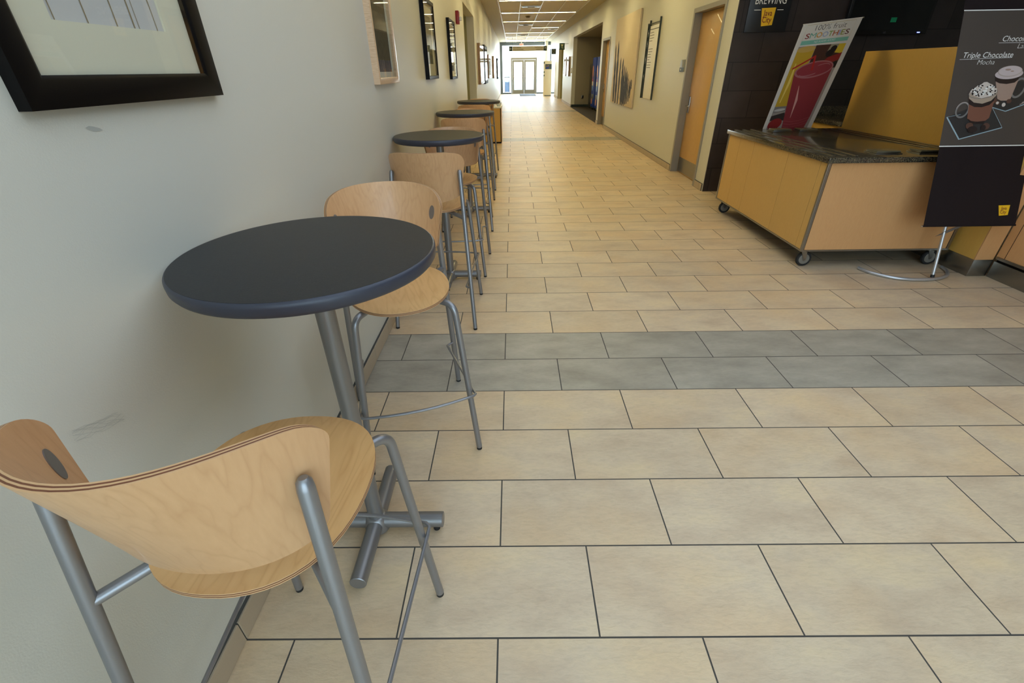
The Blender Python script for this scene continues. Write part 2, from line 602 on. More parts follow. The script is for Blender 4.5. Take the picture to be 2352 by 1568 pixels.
# ------------------------------------------------------------------ room shell
WL, WR, HC = -.765, 2.635, 3.05
ALY0, ALY1, ALZ = 8.75, 11.24, 2.45      # left alcove
bm = bm_(); box(bm, -3, 9, -3.6, 36.5, -.12, 0); struct('floor', bm, m_floor)
bm = bm_()
T = .16
box(bm, WL - T, WL, -3.6, ALY0, 0, HC)
box(bm, WL - T, WL, ALY0, ALY1, ALZ, HC)
box(bm, WL - T, WL, ALY1, END_Y + .1, 0, HC)
struct('wall_left', bm, m_wall)
bm = bm_()
box(bm, WL - 1.75, WL - 1.6, ALY0 - .15, ALY1 + .15, 0, ALZ + .1)
box(bm, WL - 1.6, WL - T, ALY0 - .15, ALY0, 0, ALZ + .1)
box(bm, WL - 1.6, WL - T, ALY1, ALY1 + .15, 0, ALZ + .1)
box(bm, WL - 1.6, WL - T, ALY0, ALY1, ALZ, ALZ + .1)
struct('wall_alcove_left', bm, m_wall_olive_shade)
# right wall with two doors, the vending alcove and the restroom opening
D1, D2 = (5.99, 7.15), (13.5, 14.6)
N1, NZ = (14.93, 22.05), 2.59
R1, RZ = (26.25, 28.9), 2.42
bm = bm_()
segs = [(5.68, D1[0], 0, HC), (D1[0], D1[1], 2.16, HC), (D1[1], D2[0], 0, HC), (D2[0], D2[1], 2.17, HC), (D2[1], N1[0], 0, HC), (N1[0], N1[1], NZ, HC),
        (N1[1], R1[0], 0, HC), (R1[0], R1[1], RZ, HC), (R1[1], 31.4, 0, HC), (31.4, END_Y + .1, 2.62, HC)]
for a, b, z0, z1 in segs:
    box(bm, WR, WR + T, a, b, z0, z1)
struct('wall_right', bm, m_wall)
bm = bm_()
box(bm, 4.75, 4.9, N1[0] - .15, N1[1] + .15, 0, NZ + .1)
box(bm, WR + T, 4.75, N1[0] - .15, N1[0], 0, NZ + .1)
box(bm, WR + T, 4.75, N1[1], N1[1] + .15, 0, NZ + .1)
box(bm, WR + T, 4.75, N1[0], N1[1], NZ, NZ + .1)
struct('wall_alcove_right', bm, m_alcove)
bm = bm_(); box(bm, WR - .003, 4.75, N1[0], N1[1], 0, .006); struct('floor_carpet', bm, m_carpet)
bm = bm_(); box(bm, WR + .02, 4.75, N1[1] - .008, N1[1], 0.006, .1); struct('baseboard_alcove', bm, mat('green_black_base', srgb(40, 50, 46), .5))
bm = bm_()
box(bm, 4.2, 4.35, R1[0] - .15, R1[1] + .15, 0, RZ + .1)
box(bm, WR + T, 4.2, R1[0] - .15, R1[0], 0, RZ + .1)
box(bm, WR + T, 4.2, R1[1], R1[1] + .15, 0, RZ + .1)
box(bm, WR + T, 4.2, R1[0], R1[1], RZ, RZ + .1)
struct('wall_restroom', bm, m_wall_olive_shade)
# lobby side beyond the right wall
bm = bm_(); box(bm, WR + T, 5.6, 31.2, 31.4, 0, HC); struct('wall_lobby', bm, m_wall)
# ceiling
bm = bm_(); box(bm, -3, 9, -3.6, END_Y + .2, HC, HC + .12); struct('ceiling', bm, m_ceil)
bm = bm_()
box(bm, WL, -.36, -3.6, END_Y, HC - .01, HC + .001); box(bm, 2.2, WR, -3.6, END_Y, HC - .01, HC + .001)
struct('ceiling_border', bm, m_ceilside)
for i, x in enumerate((-.30, .31, .92, 1.54, 2.17)):
    bm = bm_(); box(bm, x - .011, x + .011, -3.6, END_Y, HC - .022, HC); struct('trim_%d' % (i + 1), bm, m_rail)
bm = bm_()
for a in ((-.56, -.48, -1.86, 2.66), (3.08, 3.16, -1.86, 2.66), (-.48, 3.08, -1.86, -1.80), (-.48, 3.08, 2.60, 2.66)):
    box(bm, a[0], a[1], a[2], a[3], HC - .06, HC)
struct('added_light_frame', bm, m_alu)  # unseen frame added around the overhead light; the ceiling stays closed
# cafe side: dark tiled wall, walls behind the counter, rear window wall
bm = bm_(); box(bm, WR + .003, 8.2, 5.665, 5.84, 0, HC); struct('wall_dark_tile', bm, m_darktile)
bm = bm_(); box(bm, 8.2, 8.35, -3.6, 5.84, 0, HC); struct('wall_cafe_side', bm, m_wall)
bm = bm_(); box(bm, 3.05, 8.35, -3.6, -3.45, 0, HC); box(bm, WL - T, 3.05, -3.6, -3.45, 2.95, HC); struct('wall_rear', bm, m_wall)
t = struct('window_2', box(bm_(), WL, 3.05, -3.53, -3.52, 0, 2.95), m_glassm)
for k in range(5):
    x = WL + .03 + k * (3.05 - WL - .06) / 4
    struct('mullion', box(bm_(), x - .03, x + .03, -3.56, -3.48, 0, 2.95), m_alu, t)


def baseboard(name, xface, sgn, spans, h=.088):
    """row of cove tiles with dark joints, standing 12 mm proud of the wall"""
    bm = bm_()
    for a, b in spans:
        y = a
        n0 = math.floor(a / .3048)
        cuts = [a] + [k * .3048 for k in range(n0 + 1, int(b / .3048) + 2) if a < k * .3048 < b] + [b]
        for c, d in zip(cuts, cuts[1:]):
            x0, x1 = sorted((xface, xface - sgn * .0125))
            if d - c < .01: continue
            box(bm, x0, x1, c + .0022, d - .0022, .003, h, .0015, 0)
        x0, x1 = sorted((xface - sgn * .003, xface - sgn * .0125))
        box(bm, x0, x1, a, b, 0, h - .001, 0, 1)
        x0, x1 = sorted((xface - sgn * .006, xface - sgn * .0135))
        box(bm, x0, x1, a, b, h, h + .007, 0, 1)
    struct(name, bm, [m_base, m_grout])
baseboard('baseboard_left', WL + .013, 1, [(-3.4, ALY0 - .02), (ALY1 + .02, END_Y - .3)])
baseboard('baseboard_right', WR - .015, -1, [(5.70, D1[0] - .01), (D1[1] + .01, D2[0] - .01), (D2[1] + .01, N1[0] - .01), (N1[1] + .01, R1[0] - .01), (R1[1] + .01, 31.39)])


# doors in the right wall
def door(idx, y0, y1, ztop, hinge_near=True):
    fw = .055
    bm = bm_()
    xf0, xf1 = WR - .012, WR + T + .012
    box(bm, xf0, xf1, y0, y0 + fw, 0, ztop, .002)
    box(bm, xf0, xf1, y1 - fw, y1, 0, ztop, .002)
    box(bm, xf0, xf1, y0 + fw, y1 - fw, ztop - fw, ztop, .002)
    fr = struct('door_%d' % idx, bm, m_grayframe)
    bm = bm_(); box(bm, WR + .095, WR + .14, y0 + fw + .003, y1 - fw - .003, .008, ztop - fw - .003, .001)
    lf = obj('door_leaf', bm, m_doorwood, fr, 30)
    bm = bm_(); box(bm, WR + .0935, WR + .0945, y0 + fw + .02, y1 - fw - .02, .02, .23)
    obj('kick_plate', bm, m_brush, lf, 0)
    bm = bm_(); yh = y1 - fw - .08
    box(bm, WR + .082, WR + .0945, yh - .03, yh + .03, .86, 1.08, .003)
    tube(bm, fillet([(WR + .086, yh, .955), (WR + .04, yh, .955), (WR + .04, yh - .11, .955)], .012), .009, 12)
    obj('door_handle', bm, m_chrome, lf)
    bm = bm_()
    for z in (.3, 1.05, 1.85):
        tube(bm, [(WR + .088, y0 + fw + .004, z - .05), (WR + .088, y0 + fw + .004, z + .05)], .007, 10)
    obj('hinge', bm, m_brush, lf)
    bm = bm_(); box(bm, WR + .14, WR + .155, y0 + fw, y1 - fw, 0, ztop - fw); obj('door_stop', bm, m_grayframe, fr, 0)
door(1, D1[0], D1[1], 2.16)
door(2, D2[0], D2[1], 2.17)
# restroom door inside the olive opening, far wall
bm = bm_(); box(bm, 2.9, 3.95, R1[1] - .03, R1[1] - .001, 0, 2.15, .002); dr = struct('door_4', bm, m_grayframe)
bm = bm_(); box(bm, 2.95, 3.9, R1[1] - .045, R1[1] - .031, .01, 2.1); obj('door_leaf', bm, m_wall_olive_shade, dr, 0)

# far entrance: glazing with double door
def entrance():
    bm = bm_()
    y0, y1 = END_Y, END_Y + .1
    XL, XR2 = WL + .0, 5.6
    box(bm, XL, XL + .16, y0, y1, 0, HC)
    box(bm, XL + .16, XR2, y0, y1, 2.84, HC)
    box(bm, XL + .16, -.04, y0, y1, 0, .09); box(bm, 1.74, XR2, y0, y1, 0, .09)
    box(bm, XR2 - .1, XR2, y0, y1, 0, HC)
    for x in (2.62, 4.0):
        box(bm, x, x + .07, y0, y1, .09, 2.84)
    g = struct('window_1', bm, m_darkalu)
    bm = bm_(); box(bm, XL + .16, XR2 - .1, y0 + .045, y0 + .053, 0.0, 2.84)
    p = obj('pane', bm, m_glassm, g, 0)
    # the double door stands proud of the glazing
    bm = bm_()
    yd0, yd1 = END_Y - .06, END_Y + .04
    box(bm, -.03, .05, yd0, yd1, 0, 2.15, .003); box(bm, 1.65, 1.73, yd0, yd1, 0, 2.15, .003); box(bm, .05, 1.65, yd0, yd1, 2.03, 2.15, .003)
    d = struct('door_3', bm, m_alu)
    for k, (a, b) in enumerate(((.055, .845), (.855, 1.645))):
        bm = bm_()
        s = .115
        box(bm, a, a + s, yd0 + .01, yd1 - .03, .01, 2.02); box(bm, b - s, b, yd0 + .01, yd1 - .03, .01, 2.02)
        box(bm, a + s, b - s, yd0 + .01, yd1 - .03, 1.9, 2.02); box(bm, a + s, b - s, yd0 + .01, yd1 - .03, .01, .26)
        lf = obj('door_leaf', bm, m_alu, d, 0)
        bm = bm_(); tube(bm, [(a + .02, yd0 - .03, 1.02), (b - .02, yd0 - .03, 1.02)], .014, 10)
        tube(bm, [(a + .05, yd0 - .03, 1.02), (a + .05, yd0 + .02, 1.02)], .012, 8); tube(bm, [(b - .05, yd0 - .03, 1.02), (b - .05, yd0 + .02, 1.02)], .012, 8)
        obj('push_bar', bm, m_brush, lf)
        bm = bm_(); box(bm, a + s, b - s, yd0 + .03, yd0 + .036, .26, 1.9); obj('pane', bm, m_glassm, lf, 0)
entrance()
bm = bm_(); tube(bm, [(2.33, END_Y - .35, 0), (2.33, END_Y - .35, HC)], .11, 24); struct('trim_6', bm, m_white)
bm = bm_(); box(bm, -14, 20, END_Y + .1, 90, -.14, -.02); struct('floor_outside', bm, m_snow)
bm = bm_(); box(bm, -14, 20, -30, -3.6, -.14, -.02); struct('floor_outside_rear', bm, m_snow)


# ------------------------------------------------------------------ bar stools
SN1 = sin(1.15); CS1 = cos(1.15)


def back_pt(s, t):
    ph = s * 1.15
    hw = .185 + (.216 - .185) * t
    ye = -.085 + .023 * t
    Ry = .106 + .193 * t
    x = hw * sin(ph) / SN1
    y = ye - Ry * (cos(ph) - CS1)
    zb = .785 + .04 * s * s
    zt = 1.075 - .049 * s ** 4
    return Vector((x, y, zb + (zt - zb) * t))


def shell(bm, front, thick, mats_edge=(1, 2, 1, 2, 1)):
    """front: grid [i][j] of points (inner face). offset outward along normals, layered plywood rim"""
    ni, nj = len(front), len(front[0])
    def nrm(i, j):
        a = front[min(i + 1, ni - 1)][j] - front[max(i - 1, 0)][j]
        b = front[i][min(j + 1, nj - 1)] - front[i][max(j - 1, 0)]
        n = a.cross(b)
        return n.normalized() if n.length > 1e-12 else Vector((0, 1, 0))
    nm = [[nrm(i, j) for j in range(nj)] for i in range(ni)]
    F_ = [[bm.verts.new(front[i][j]) for j in range(nj)] for i in range(ni)]
    B_ = [[bm.verts.new(front[i][j] + nm[i][j] * thick) for j in range(nj)] for i in range(ni)]
    for i in range(ni - 1):
        for j in range(nj - 1):
            bm.faces.new((F_[i][j], F_[i][j + 1], F_[i + 1][j + 1], F_[i + 1][j]))
            bm.faces.new((B_[i][j], B_[i + 1][j], B_[i + 1][j + 1], B_[i][j + 1]))
    loop = [(i, 0) for i in range(ni)] + [(ni - 1, j) for j in range(1, nj)] + [(i, nj - 1) for i in range(ni - 2, -1, -1)] + [(0, j) for j in range(nj - 2, 0, -1)]
    n = len(mats_edge)
    prev = [F_[i][j] for i, j in loop]
    for k in range(1, n + 1):
        cur = [B_[i][j] for i, j in loop] if k == n else [bm.verts.new(front[i][j] + nm[i][j] * thick * k / n) for i, j in loop]
        for a in range(len(loop)):
            b = (a + 1) % len(loop)
            f = bm.faces.new((prev[a], prev[b], cur[b], cur[a])); f.material_index = mats_edge[k - 1]
        prev = cur


def make_stool(label, group):
    t = thing('bar_stool', label, 'bar stool', group=group)
    # backrest
    NS, NT = 44, 14
    grid = []
    for i in range(NS + 1):
        s = -cos(pi * i / NS)
        ct, cb = .20, .13
        def cut(c, hh):
            a = (abs(s) - (1 - c)) / c
            return 0 if a <= 0 else hh * (1 - sqrt(max(0, 1 - min(1, a) ** 2)))
        t1 = 1 - cut(ct, .17); t0 = cut(cb, .10)
        grid.append([back_pt(s, t0 + (t1 - t0) * j / NT) for j in range(NT + 1)])
    bm = bm_()
    shell(bm, grid, .0115)
    # layered offset must go outward (away from the sitter)
    br = obj('backrest', bm, [m_maple, m_ply_l, m_ply_d], t, 50)
    # seat
    bm = bm_()
    NR, NSg = 8, 56
    def seat_xy(r, a):
        c_, s_ = cos(a), sin(a)
        n = 2.25
        k = (abs(c_) ** n + abs(s_) ** n) ** (-1 / n)
        return .193 * r * k * c_, .057 + .225 * r * k * s_
    def seat_z(x, y):
        return .742 - .012 * (1 - min(1, (x / .19) ** 2)) * max(0, 1 - ((y - .03) / .2) ** 2) - .10 * max(0, y - .19) * 1.2
    def ring_pts(r, dz):
        return [bm.verts.new((*seat_xy(r, 2 * pi * k / NSg), seat_z(*seat_xy(r, 2 * pi * k / NSg)) + dz)) for k in range(NSg)]
    for dz, flip in ((0, False), (-.012, True)):
        rings = [ring_pts(r, dz) for r in [(q + 1) / NR for q in range(NR)]]
        c = bm.verts.new((0, .057, seat_z(0, .057) + dz))
        for k in range(NSg):
            bm.faces.new((c, rings[0][k], rings[0][(k + 1) % NSg]))
            for a, b in zip(rings, rings[1:]):
                bm.faces.new((a[k], b[k], b[(k + 1) % NSg], a[(k + 1) % NSg]))
        if not flip: top = rings[-1]
        else: bot = rings[-1]
    prev = top
    for q in range(1, 6):
        cur = bot if q == 5 else ring_pts(1.0, -.012 * q / 5)
        for k in range(NSg):
            f = bm.faces.new((prev[k], prev[(k + 1) % NSg], cur[(k + 1) % NSg], cur[k])); f.material_index = (1, 2, 1, 2, 1)[q - 1]
        prev = cur
    obj('seat', bm, [m_maple_seat, m_ply_l, m_ply_d], t, 50)
    R = .0125
    for sx in (-1, 1):
        # front leg bends in under the seat
        foot = Vector((sx * .233, .27, .012)); bend = Vector((sx * .178, .243, .713)); inn = Vector((sx * .06, .10, .713))
        bm = bm_(); tube(bm, fillet([foot, bend, inn], .045, 8), R, 16)
        lg = obj('leg', bm, m_steel, t)
        bm = bm_(); tube(bm, [foot - Vector((0, 0, .012)), foot + Vector((-sx * .0006, 0, .004))], .0118, 14); obj('foot_cap', bm, m_rubber, lg)
        # rear leg runs straight up the back of the backrest
        f2 = Vector((sx * .258, -.27, .012)); top = Vector((sx * .1995, -.1255, .968))
        d = (top - f2).normalized()
        bm = bm_(); tube(bm, [f2, top - d * .02, top - d * .006, top], [.0132, .0132, .0115, .007], 16)
        lg = obj('leg', bm, m_steel, t)
        bm = bm_(); tube(bm, [f2 - Vector((0, 0, .012)), f2 + Vector((-sx * .0006, 0, .004))], .0124, 14); obj('foot_cap', bm, m_rubber, lg)
        # round screw plate on the sitter's side
        ph = .951; c = back_pt(sx * ph / 1.15, .64)
        a = back_pt(sx * (ph / 1.15 + .02), .64) - back_pt(sx * (ph / 1.15 - .02), .64); b_ = Vector(back_pt(sx * ph / 1.15, .7) - back_pt(sx * ph / 1.15, .6))
        n = a.cross(b_).normalized()
        if n.y < 0: n = -n
        u = a.normalized(); v = n.cross(u)
        bm = bm_()
        ov = []
        for zz in (-.001, .0018):
            ov.append([bm.verts.new(c + n * zz + u * (.0135 * cos(2 * pi * k / 24)) + v * (.028 * sin(2 * pi * k / 24))) for k in range(24)])
        bm.faces.new(ov[0][::-1]); bm.faces.new(ov[1])
        for k in range(24):
            bm.faces.new((ov[0][k], ov[0][(k + 1) % 24], ov[1][(k + 1) % 24], ov[1][k]))
        obj('screw_plate', bm, m_steel_d, br)
    # frame under the seat
    bm = bm_()
    for sx in (-1, 1):
        f2 = Vector((sx * .258, -.27, .012)); top = Vector((sx * .1995, -.1255, .968))
        j = f2.lerp(top, (.70 - .012) / .956)
        tube(bm, [(sx * .055, .01, .713), j], .0115, 14)
        tube(bm, [(sx * .062, .105, .713), (sx * .05, -.0, .713)], .012, 12)
    box(bm, -.075, .075, -.03, .13, .7245, .730)
    tube(bm, [(-.07, .05, .713), (.07, .05, .713)], .010, 10)
    obj('seat_support', bm, m_steel, t)
    # foot ring
    arc = [(.2285 * cos(a), .278 + .040 * sin(a), .318) for a in [pi * k / 16 for k in range(0, 17)]]
    rear = lambda sx: [(sx * .2375, -.222, .274), (sx * .205, -.205, .274), (sx * .2275, .255, .314)]
    pts = fillet(rear(1)[:3] + [(.2285, .284, .318)], [0, .012, .02, 0], 4)
    front = [(.2285 - .012, .296, .318)] + [(x, y, z) for x, y, z in [(.18, .302, .318), (.12, .311, .318), (.06, .317, .318), (0, .319, .318), (-.06, .317, .318), (-.12, .311, .318), (-.18, .302, .318)]] + [(-.2285 + .012, .296, .318)]
    pl = fillet([rear(-1)[0], rear(-1)[1], rear(-1)[2], (-.2285, .284, .318)], [0, .012, .02, 0], 4)
    path = pts + front + pl[::-1]
    bm = bm_(); tube(bm, path, .0056, 10)
    obj('foot_ring', bm, m_steel, t)
    return t


SG = 'maple and silver bar stools along the left wall'
stool = make_stool('maple bar stool closest to the camera, back turned to us, at the front table', SG)
poses = [((-.435, -.126), -.041, None),
         ((-.411, .978), 3.463, 'maple bar stool turned at an angle behind the nearest round table, pale backrest facing us'),
         ((-.441, 2.172), -.058, 'maple bar stool seen from behind, between the first and second round tables'),
         ((-.417, 3.035), pi + .02, 'maple bar stool facing us on the far side of the second round table'),
         ((-.425, 4.262), 0.0, 'maple bar stool seen from behind, on the near side of the third round table'),
         ((-.45, 5.06), pi, 'maple bar stool facing us behind the third round table, mostly hidden by it'),
         ((-.455, 6.16), 0.0, 'maple bar stool seen from behind, just before the fourth and farthest round table'),
         ((-.453, 7.11), pi, 'maple bar stool behind the farthest round table, next to the yellow cabinet')]
for (xy, rz, lab) in poses:
    if lab is None:
        stool.location = (*xy, 0); stool.rotation_euler = (0, 0, rz)
    else:
        dup(stool, (*xy, 0), rz, lab)


# ------------------------------------------------------------------ round tables
def make_table(label, group):
    t = thing('round_table', label, 'table', group=group)
    Rr, zt = .312, 1.078
    bm = bm_(); lathe(bm, [(0, zt), (Rr - .006, zt), (Rr - .0055, zt - .003), (0, zt - .003)], seg=96)
    tp = obj('tabletop', bm, m_ltop, t, 40)
    bm = bm_()
    lathe(bm, [(Rr - .0058, zt - .0006), (Rr - .003, zt - .002), (Rr - .0005, zt - .006), (Rr, zt - .012), (Rr - .001, zt - .026), (Rr - .006, zt - .034), (Rr - .012, zt - .037), (0, zt - .037), (0, zt - .0035), (Rr - .007, zt - .0035)], seg=96)
    obj('table_edge', bm, m_ledge, t, 50)
    bm = bm_(); tube(bm, [(0, 0, .07), (0, 0, 1.04)], .0265, 32); obj('column', bm, m_steel_d, t)
    bm = bm_(); box(bm, -.12, .12, -.12, .12, 1.0345, 1.0405, .001); box(bm, -.15, .15, -.02, .02, 1.022, 1.034, .002); box(bm, -.02, .02, -.15, .15, 1.022, 1.034, .002)
    obj('mounting_plate', bm, m_black, t)
    bm = bm_(); lathe(bm, [(0, .018), (.045, .018), (.047, .03), (.043, .06), (.034, .078), (.028, .082), (0, .082)], seg=32)
    hub = obj('hub', bm, m_steel_d, t, 60)
    for k in range(4):
        a = k * pi / 2
        d = Vector((cos(a), sin(a), 0))
        bm = bm_(); tube(bm, [d * .015 + Vector((0, 0, .050)), d * .241 + Vector((0, 0, .050)), d * .243 + Vector((0, 0, .050))], [.0275, .0275, .0255], 24)
        lg = obj('base_leg', bm, m_steel_d, t)
        bm = bm_(); tube(bm, [d * .215 + Vector((0, 0, 0)), d * .215 + Vector((0, 0, .026))], .012, 14); obj('leveling_foot', bm, m_rubber, lg)
    return t


TG = 'round charcoal bar tables along the left wall'
table = make_table('nearest round charcoal bar table with navy edge on a silver cross base', TG)
table.location = (-.452, .383, 0)
dup(table, (-.452, 2.72, 0), 0, 'second round charcoal bar table from the camera')
dup(table, (-.450, 4.74, 0), 0, 'third round charcoal bar table, whose top is seen nearly edge-on')
dup(table, (-.435, 6.76, 0), 0, 'fourth and farthest round bar table, in front of the yellow cabinet')


# ------------------------------------------------------------------ pictures on the walls
def picture(name, label, cat, side, y0, y1, z0, z1, depth, rw, fm, build=None, mat_w=.08, group=None, gap=.0):
    """framed picture flat on a side wall. side -1: left wall (faces +x), +1: right wall (faces -x)"""
    yc, zc = (y0 + y1) / 2, (z0 + z1) / 2
    W, H = y1 - y0, z1 - z0
    if side < 0:
        mt = plane_mtx((WL + gap, yc, zc), (0, 1, 0), (1, 0, 0))
    else:
        mt = plane_mtx((WR - gap, yc, zc), (0, -1, 0), (-1, 0, 0))
    t = thing(name, label, cat, group=group)
    t.matrix_world = mt
    I = Matrix.Identity(4)
    w2, h2 = W / 2, H / 2
    bm = bm_()
    prof = [(0, 0), (0, depth), (rw * .12, depth + .002), (rw * .85, depth), (rw, depth - .004), (rw, 0)]
    # mitred rails as one swept ring
    rings = []
    for (sx, sy) in ((-1, -1), (1, -1), (1, 1), (-1, 1)):
        rings.append([bm.verts.new((sx * (w2 - p[0]), sy * (h2 - p[0]), p[1])) for p in prof])
    for k in range(4):
        a, b = rings[k], rings[(k + 1) % 4]
        for q in range(len(prof)):
            q2 = (q + 1) % len(prof)
            bm.faces.new((a[q], b[q], b[q2], a[q2]))
    obj('frame', bm, fm, t, 30).matrix_basis = I
    iw, ih = w2 - rw, h2 - rw
    # backing, mat board with window, sheet
    zb = max(.003, depth * .35)
    bm = bm_(); box(bm, -iw - .002, iw + .002, -ih - .002, ih + .002, .0005, zb * .5); obj('sheet', bm, m_paper, t, 0).matrix_basis = I
    if mat_w > 0:
        bm = bm_()
        mw = mat_w
        for (a, b, c, d) in ((-iw, iw, -ih, -ih + mw), (-iw, iw, ih - mw, ih), (-iw, -iw + mw, -ih + mw, ih - mw), (iw - mw, iw, -ih + mw, ih - mw)):
            box(bm, a, b, c, d, zb * .5 + .0002, zb)
        obj('mat_board', bm, m_matbd, t, 0).matrix_basis = I
    if build:
        build(t, iw - mat_w, ih - mat_w, zb * .5 + .0006)
    bm = bm_(); poly(bm, [(-iw, -ih), (iw, -ih), (iw, ih), (-iw, ih)], depth - .005)
    obj('pane', bm, m_glassm, t, 0, fix=False).matrix_basis = I
    return t


I4 = Matrix.Identity(4)


def art_wash(t, w, h, z):
    # a brown wash cloud over the upper right of the sheet, thin drips running down to the mat
    low = [(-.20, .33), (-.12, .300), (-.05, .292), (.02, .262), (.10, .250), (.18, .222), (.25, .214), (.31, .178), (.38, .150), (.44, .138), (.48, .116), (.55, .112), (.62, .098), (.70, .084), (.78, .072), (.83, .060)]
    edge = [(.87, .066), (.875, .09), (.865, .12), (.88, .15), (.862, .19), (.87, .24), (.85, .30), (.86, .36), (.80, .42), (.5, .47), (.1, .48), (-.3, .46), (-.55, .42), (-.5, .38)]
    flat('wash_shape', [[(u * w, -h + v) for u, v in low + edge]], m_wash, t, I4, z)
    dark = [(.30, .20), (.42, .16), (.55, .135), (.68, .16), (.60, .20), (.5, .25), (.35, .27)]
    flat('wash_shade', [[(u * w, -h + v) for u, v in dark]], bpy.data.materials.get('brown_ink_shade') or mat('brown_ink_shade', srgb(134, 112, 78), .8), t, I4, z + .0002)
    for u, v0, wd in ((-.93, .25, .0022), (-.44, .33, .003), (.05, .27, .0032), (.376, .16, .004), (.47, .125, .0018), (.85, .075, .0026)):
        x = u * w
        flat('drip', [strip([(x - .004, -h + v0), (x - .001, -h + v0 * .5), (x, -h + .0005)], [wd * 1.6, wd * .8, wd * .9])], m_wash, t, I4, z + .0003)


def art_grass(t, w, h, z):
    m = bpy.data.materials.get('grass_print')
    if not m:
        m = mat('grass_print', srgb(80, 72, 60), .7)
        tcn = N(m, 'ShaderNodeTexCoord'); mpn = N(m, 'ShaderNodeMapping'); mpn.inputs['Scale'].default_value = (60, 5, 1)
        nz = N(m, 'ShaderNodeTexNoise'); nz.inputs['Detail'].default_value = 5
        r = N(m, 'ShaderNodeValToRGB'); r.color_ramp.elements[0].position = .35; r.color_ramp.elements[0].color = srgb(34, 30, 26); r.color_ramp.elements[1].position = .7; r.color_ramp.elements[1].color = srgb(120, 108, 88)
        L(m, tcn.outputs['Object'], mpn.inputs[0]); L(m, mpn.outputs[0], nz.inputs[0]); L(m, nz.outputs[0], r.inputs[0]); L(m, r.outputs[0], m.node_tree.nodes['Principled BSDF'].inputs['Base Color'])
        m2 = mat('pale_gray_print', srgb(140, 134, 118), .7)
    flat('meadow_print', [[(-w, -h), (w, -h), (w, h * .45), (-w, h * .45)]], m, t, I4, z)
    flat('sky_print', [[(-w, h * .45), (w, h * .45), (w, h), (-w, h)]], bpy.data.materials['pale_gray_print'], t, I4, z)
    flat('dry_grass', [strip([(x, -h), (x + .01 * (k % 3 - 1), -h + .05 + .03 * ((k * 7) % 5) / 5)], [.006, .001]) for k, x in enumerate([-w + .01 + k * (2 * w - .02) / 13 for k in range(14)])], m_maple, t, I4, z + .0004)


def art_photo(t, w, h, z):
    flat('photo_print', [[(-w, -h), (w, -h), (w, h), (-w, h)]], bpy.data.materials.get('slate_print') or mat('slate_print', srgb(120, 116, 100), .6), t, I4, z)
    flat('photo_shape', [ell(-.1 * w, -.1 * h, w * .45, h * .3), [(-w, -h), (w, -h), (w, -h * .6), (-w, -h * .45)]], bpy.data.materials.get('dark_print') or mat('dark_print', srgb(62, 64, 62), .6), t, I4, z + .0003)


picture('framed_picture', 'large black framed brown ink wash on white, top left beside the camera', 'picture', -1, .137, .722, 1.408, 2.15, .024, .052, m_black, art_wash, .085)
picture('framed_picture', 'pale oak framed picture of dark gray grass, first after the big black frame', 'picture', -1, 2.41, 2.95, 1.392, 2.10, .036, .035, m_oakf, art_grass, .03)
picture('framed_picture', 'black framed tan photograph hanging after the oak framed grass picture', 'picture', -1, 4.30, 4.935, 1.388, 2.04, .036, .03, m_black, art_photo, .10)
picture('framed_picture', 'narrow looking black framed picture just before the red fire alarm', 'picture', -1, 6.23, 6.885, 1.36, 2.03, .036, .03, m_black, art_photo, .06)
FG = 'frames on the left wall beyond the opening'
for nm, lab, a, b, z0, z1, fm in (
        ('f5', 'tall oak framed picture, first one past the left opening', 12.0, 13.65, 1.16, 2.01, m_brownf),
        ('f6', 'tall black framed picture right after the oak one past the opening', 14.15, 15.65, 1.12, 2.06, m_black),
        ('f7', 'brown framed picture after the tall black one past the opening', 16.5, 19.0, 1.225, 1.89, m_brownf),
        ('f8', 'brown framed picture, the farther of two similar ones, toward the entrance doors', 21.3, 24.4, 1.16, 1.95, m_brownf),
        ('f9', 'thin dark framed picture, last on the left before the entrance', 27.0, 29.5, 1.05, 1.98, m_black)):
    picture('framed_picture', lab, 'picture', -1, a, b, z0, z1, .065, .085, fm, art_photo, .05, group=FG)
picture('framed_picture', 'small brown framed picture on the right wall, nearer of the pair beyond the vending alcove', 'picture', 1, 22.95, 23.8, 1.17, 1.93, .07, .08, m_brownf, art_photo, .04, group='pair of frames on the right wall')
picture('framed_picture', 'small brown framed picture on the right wall, farther of the pair beyond the vending alcove', 'picture', 1, 24.15, 25.1, 1.17, 1.93, .07, .08, m_brownf, art_photo, .04, group='pair of frames on the right wall')


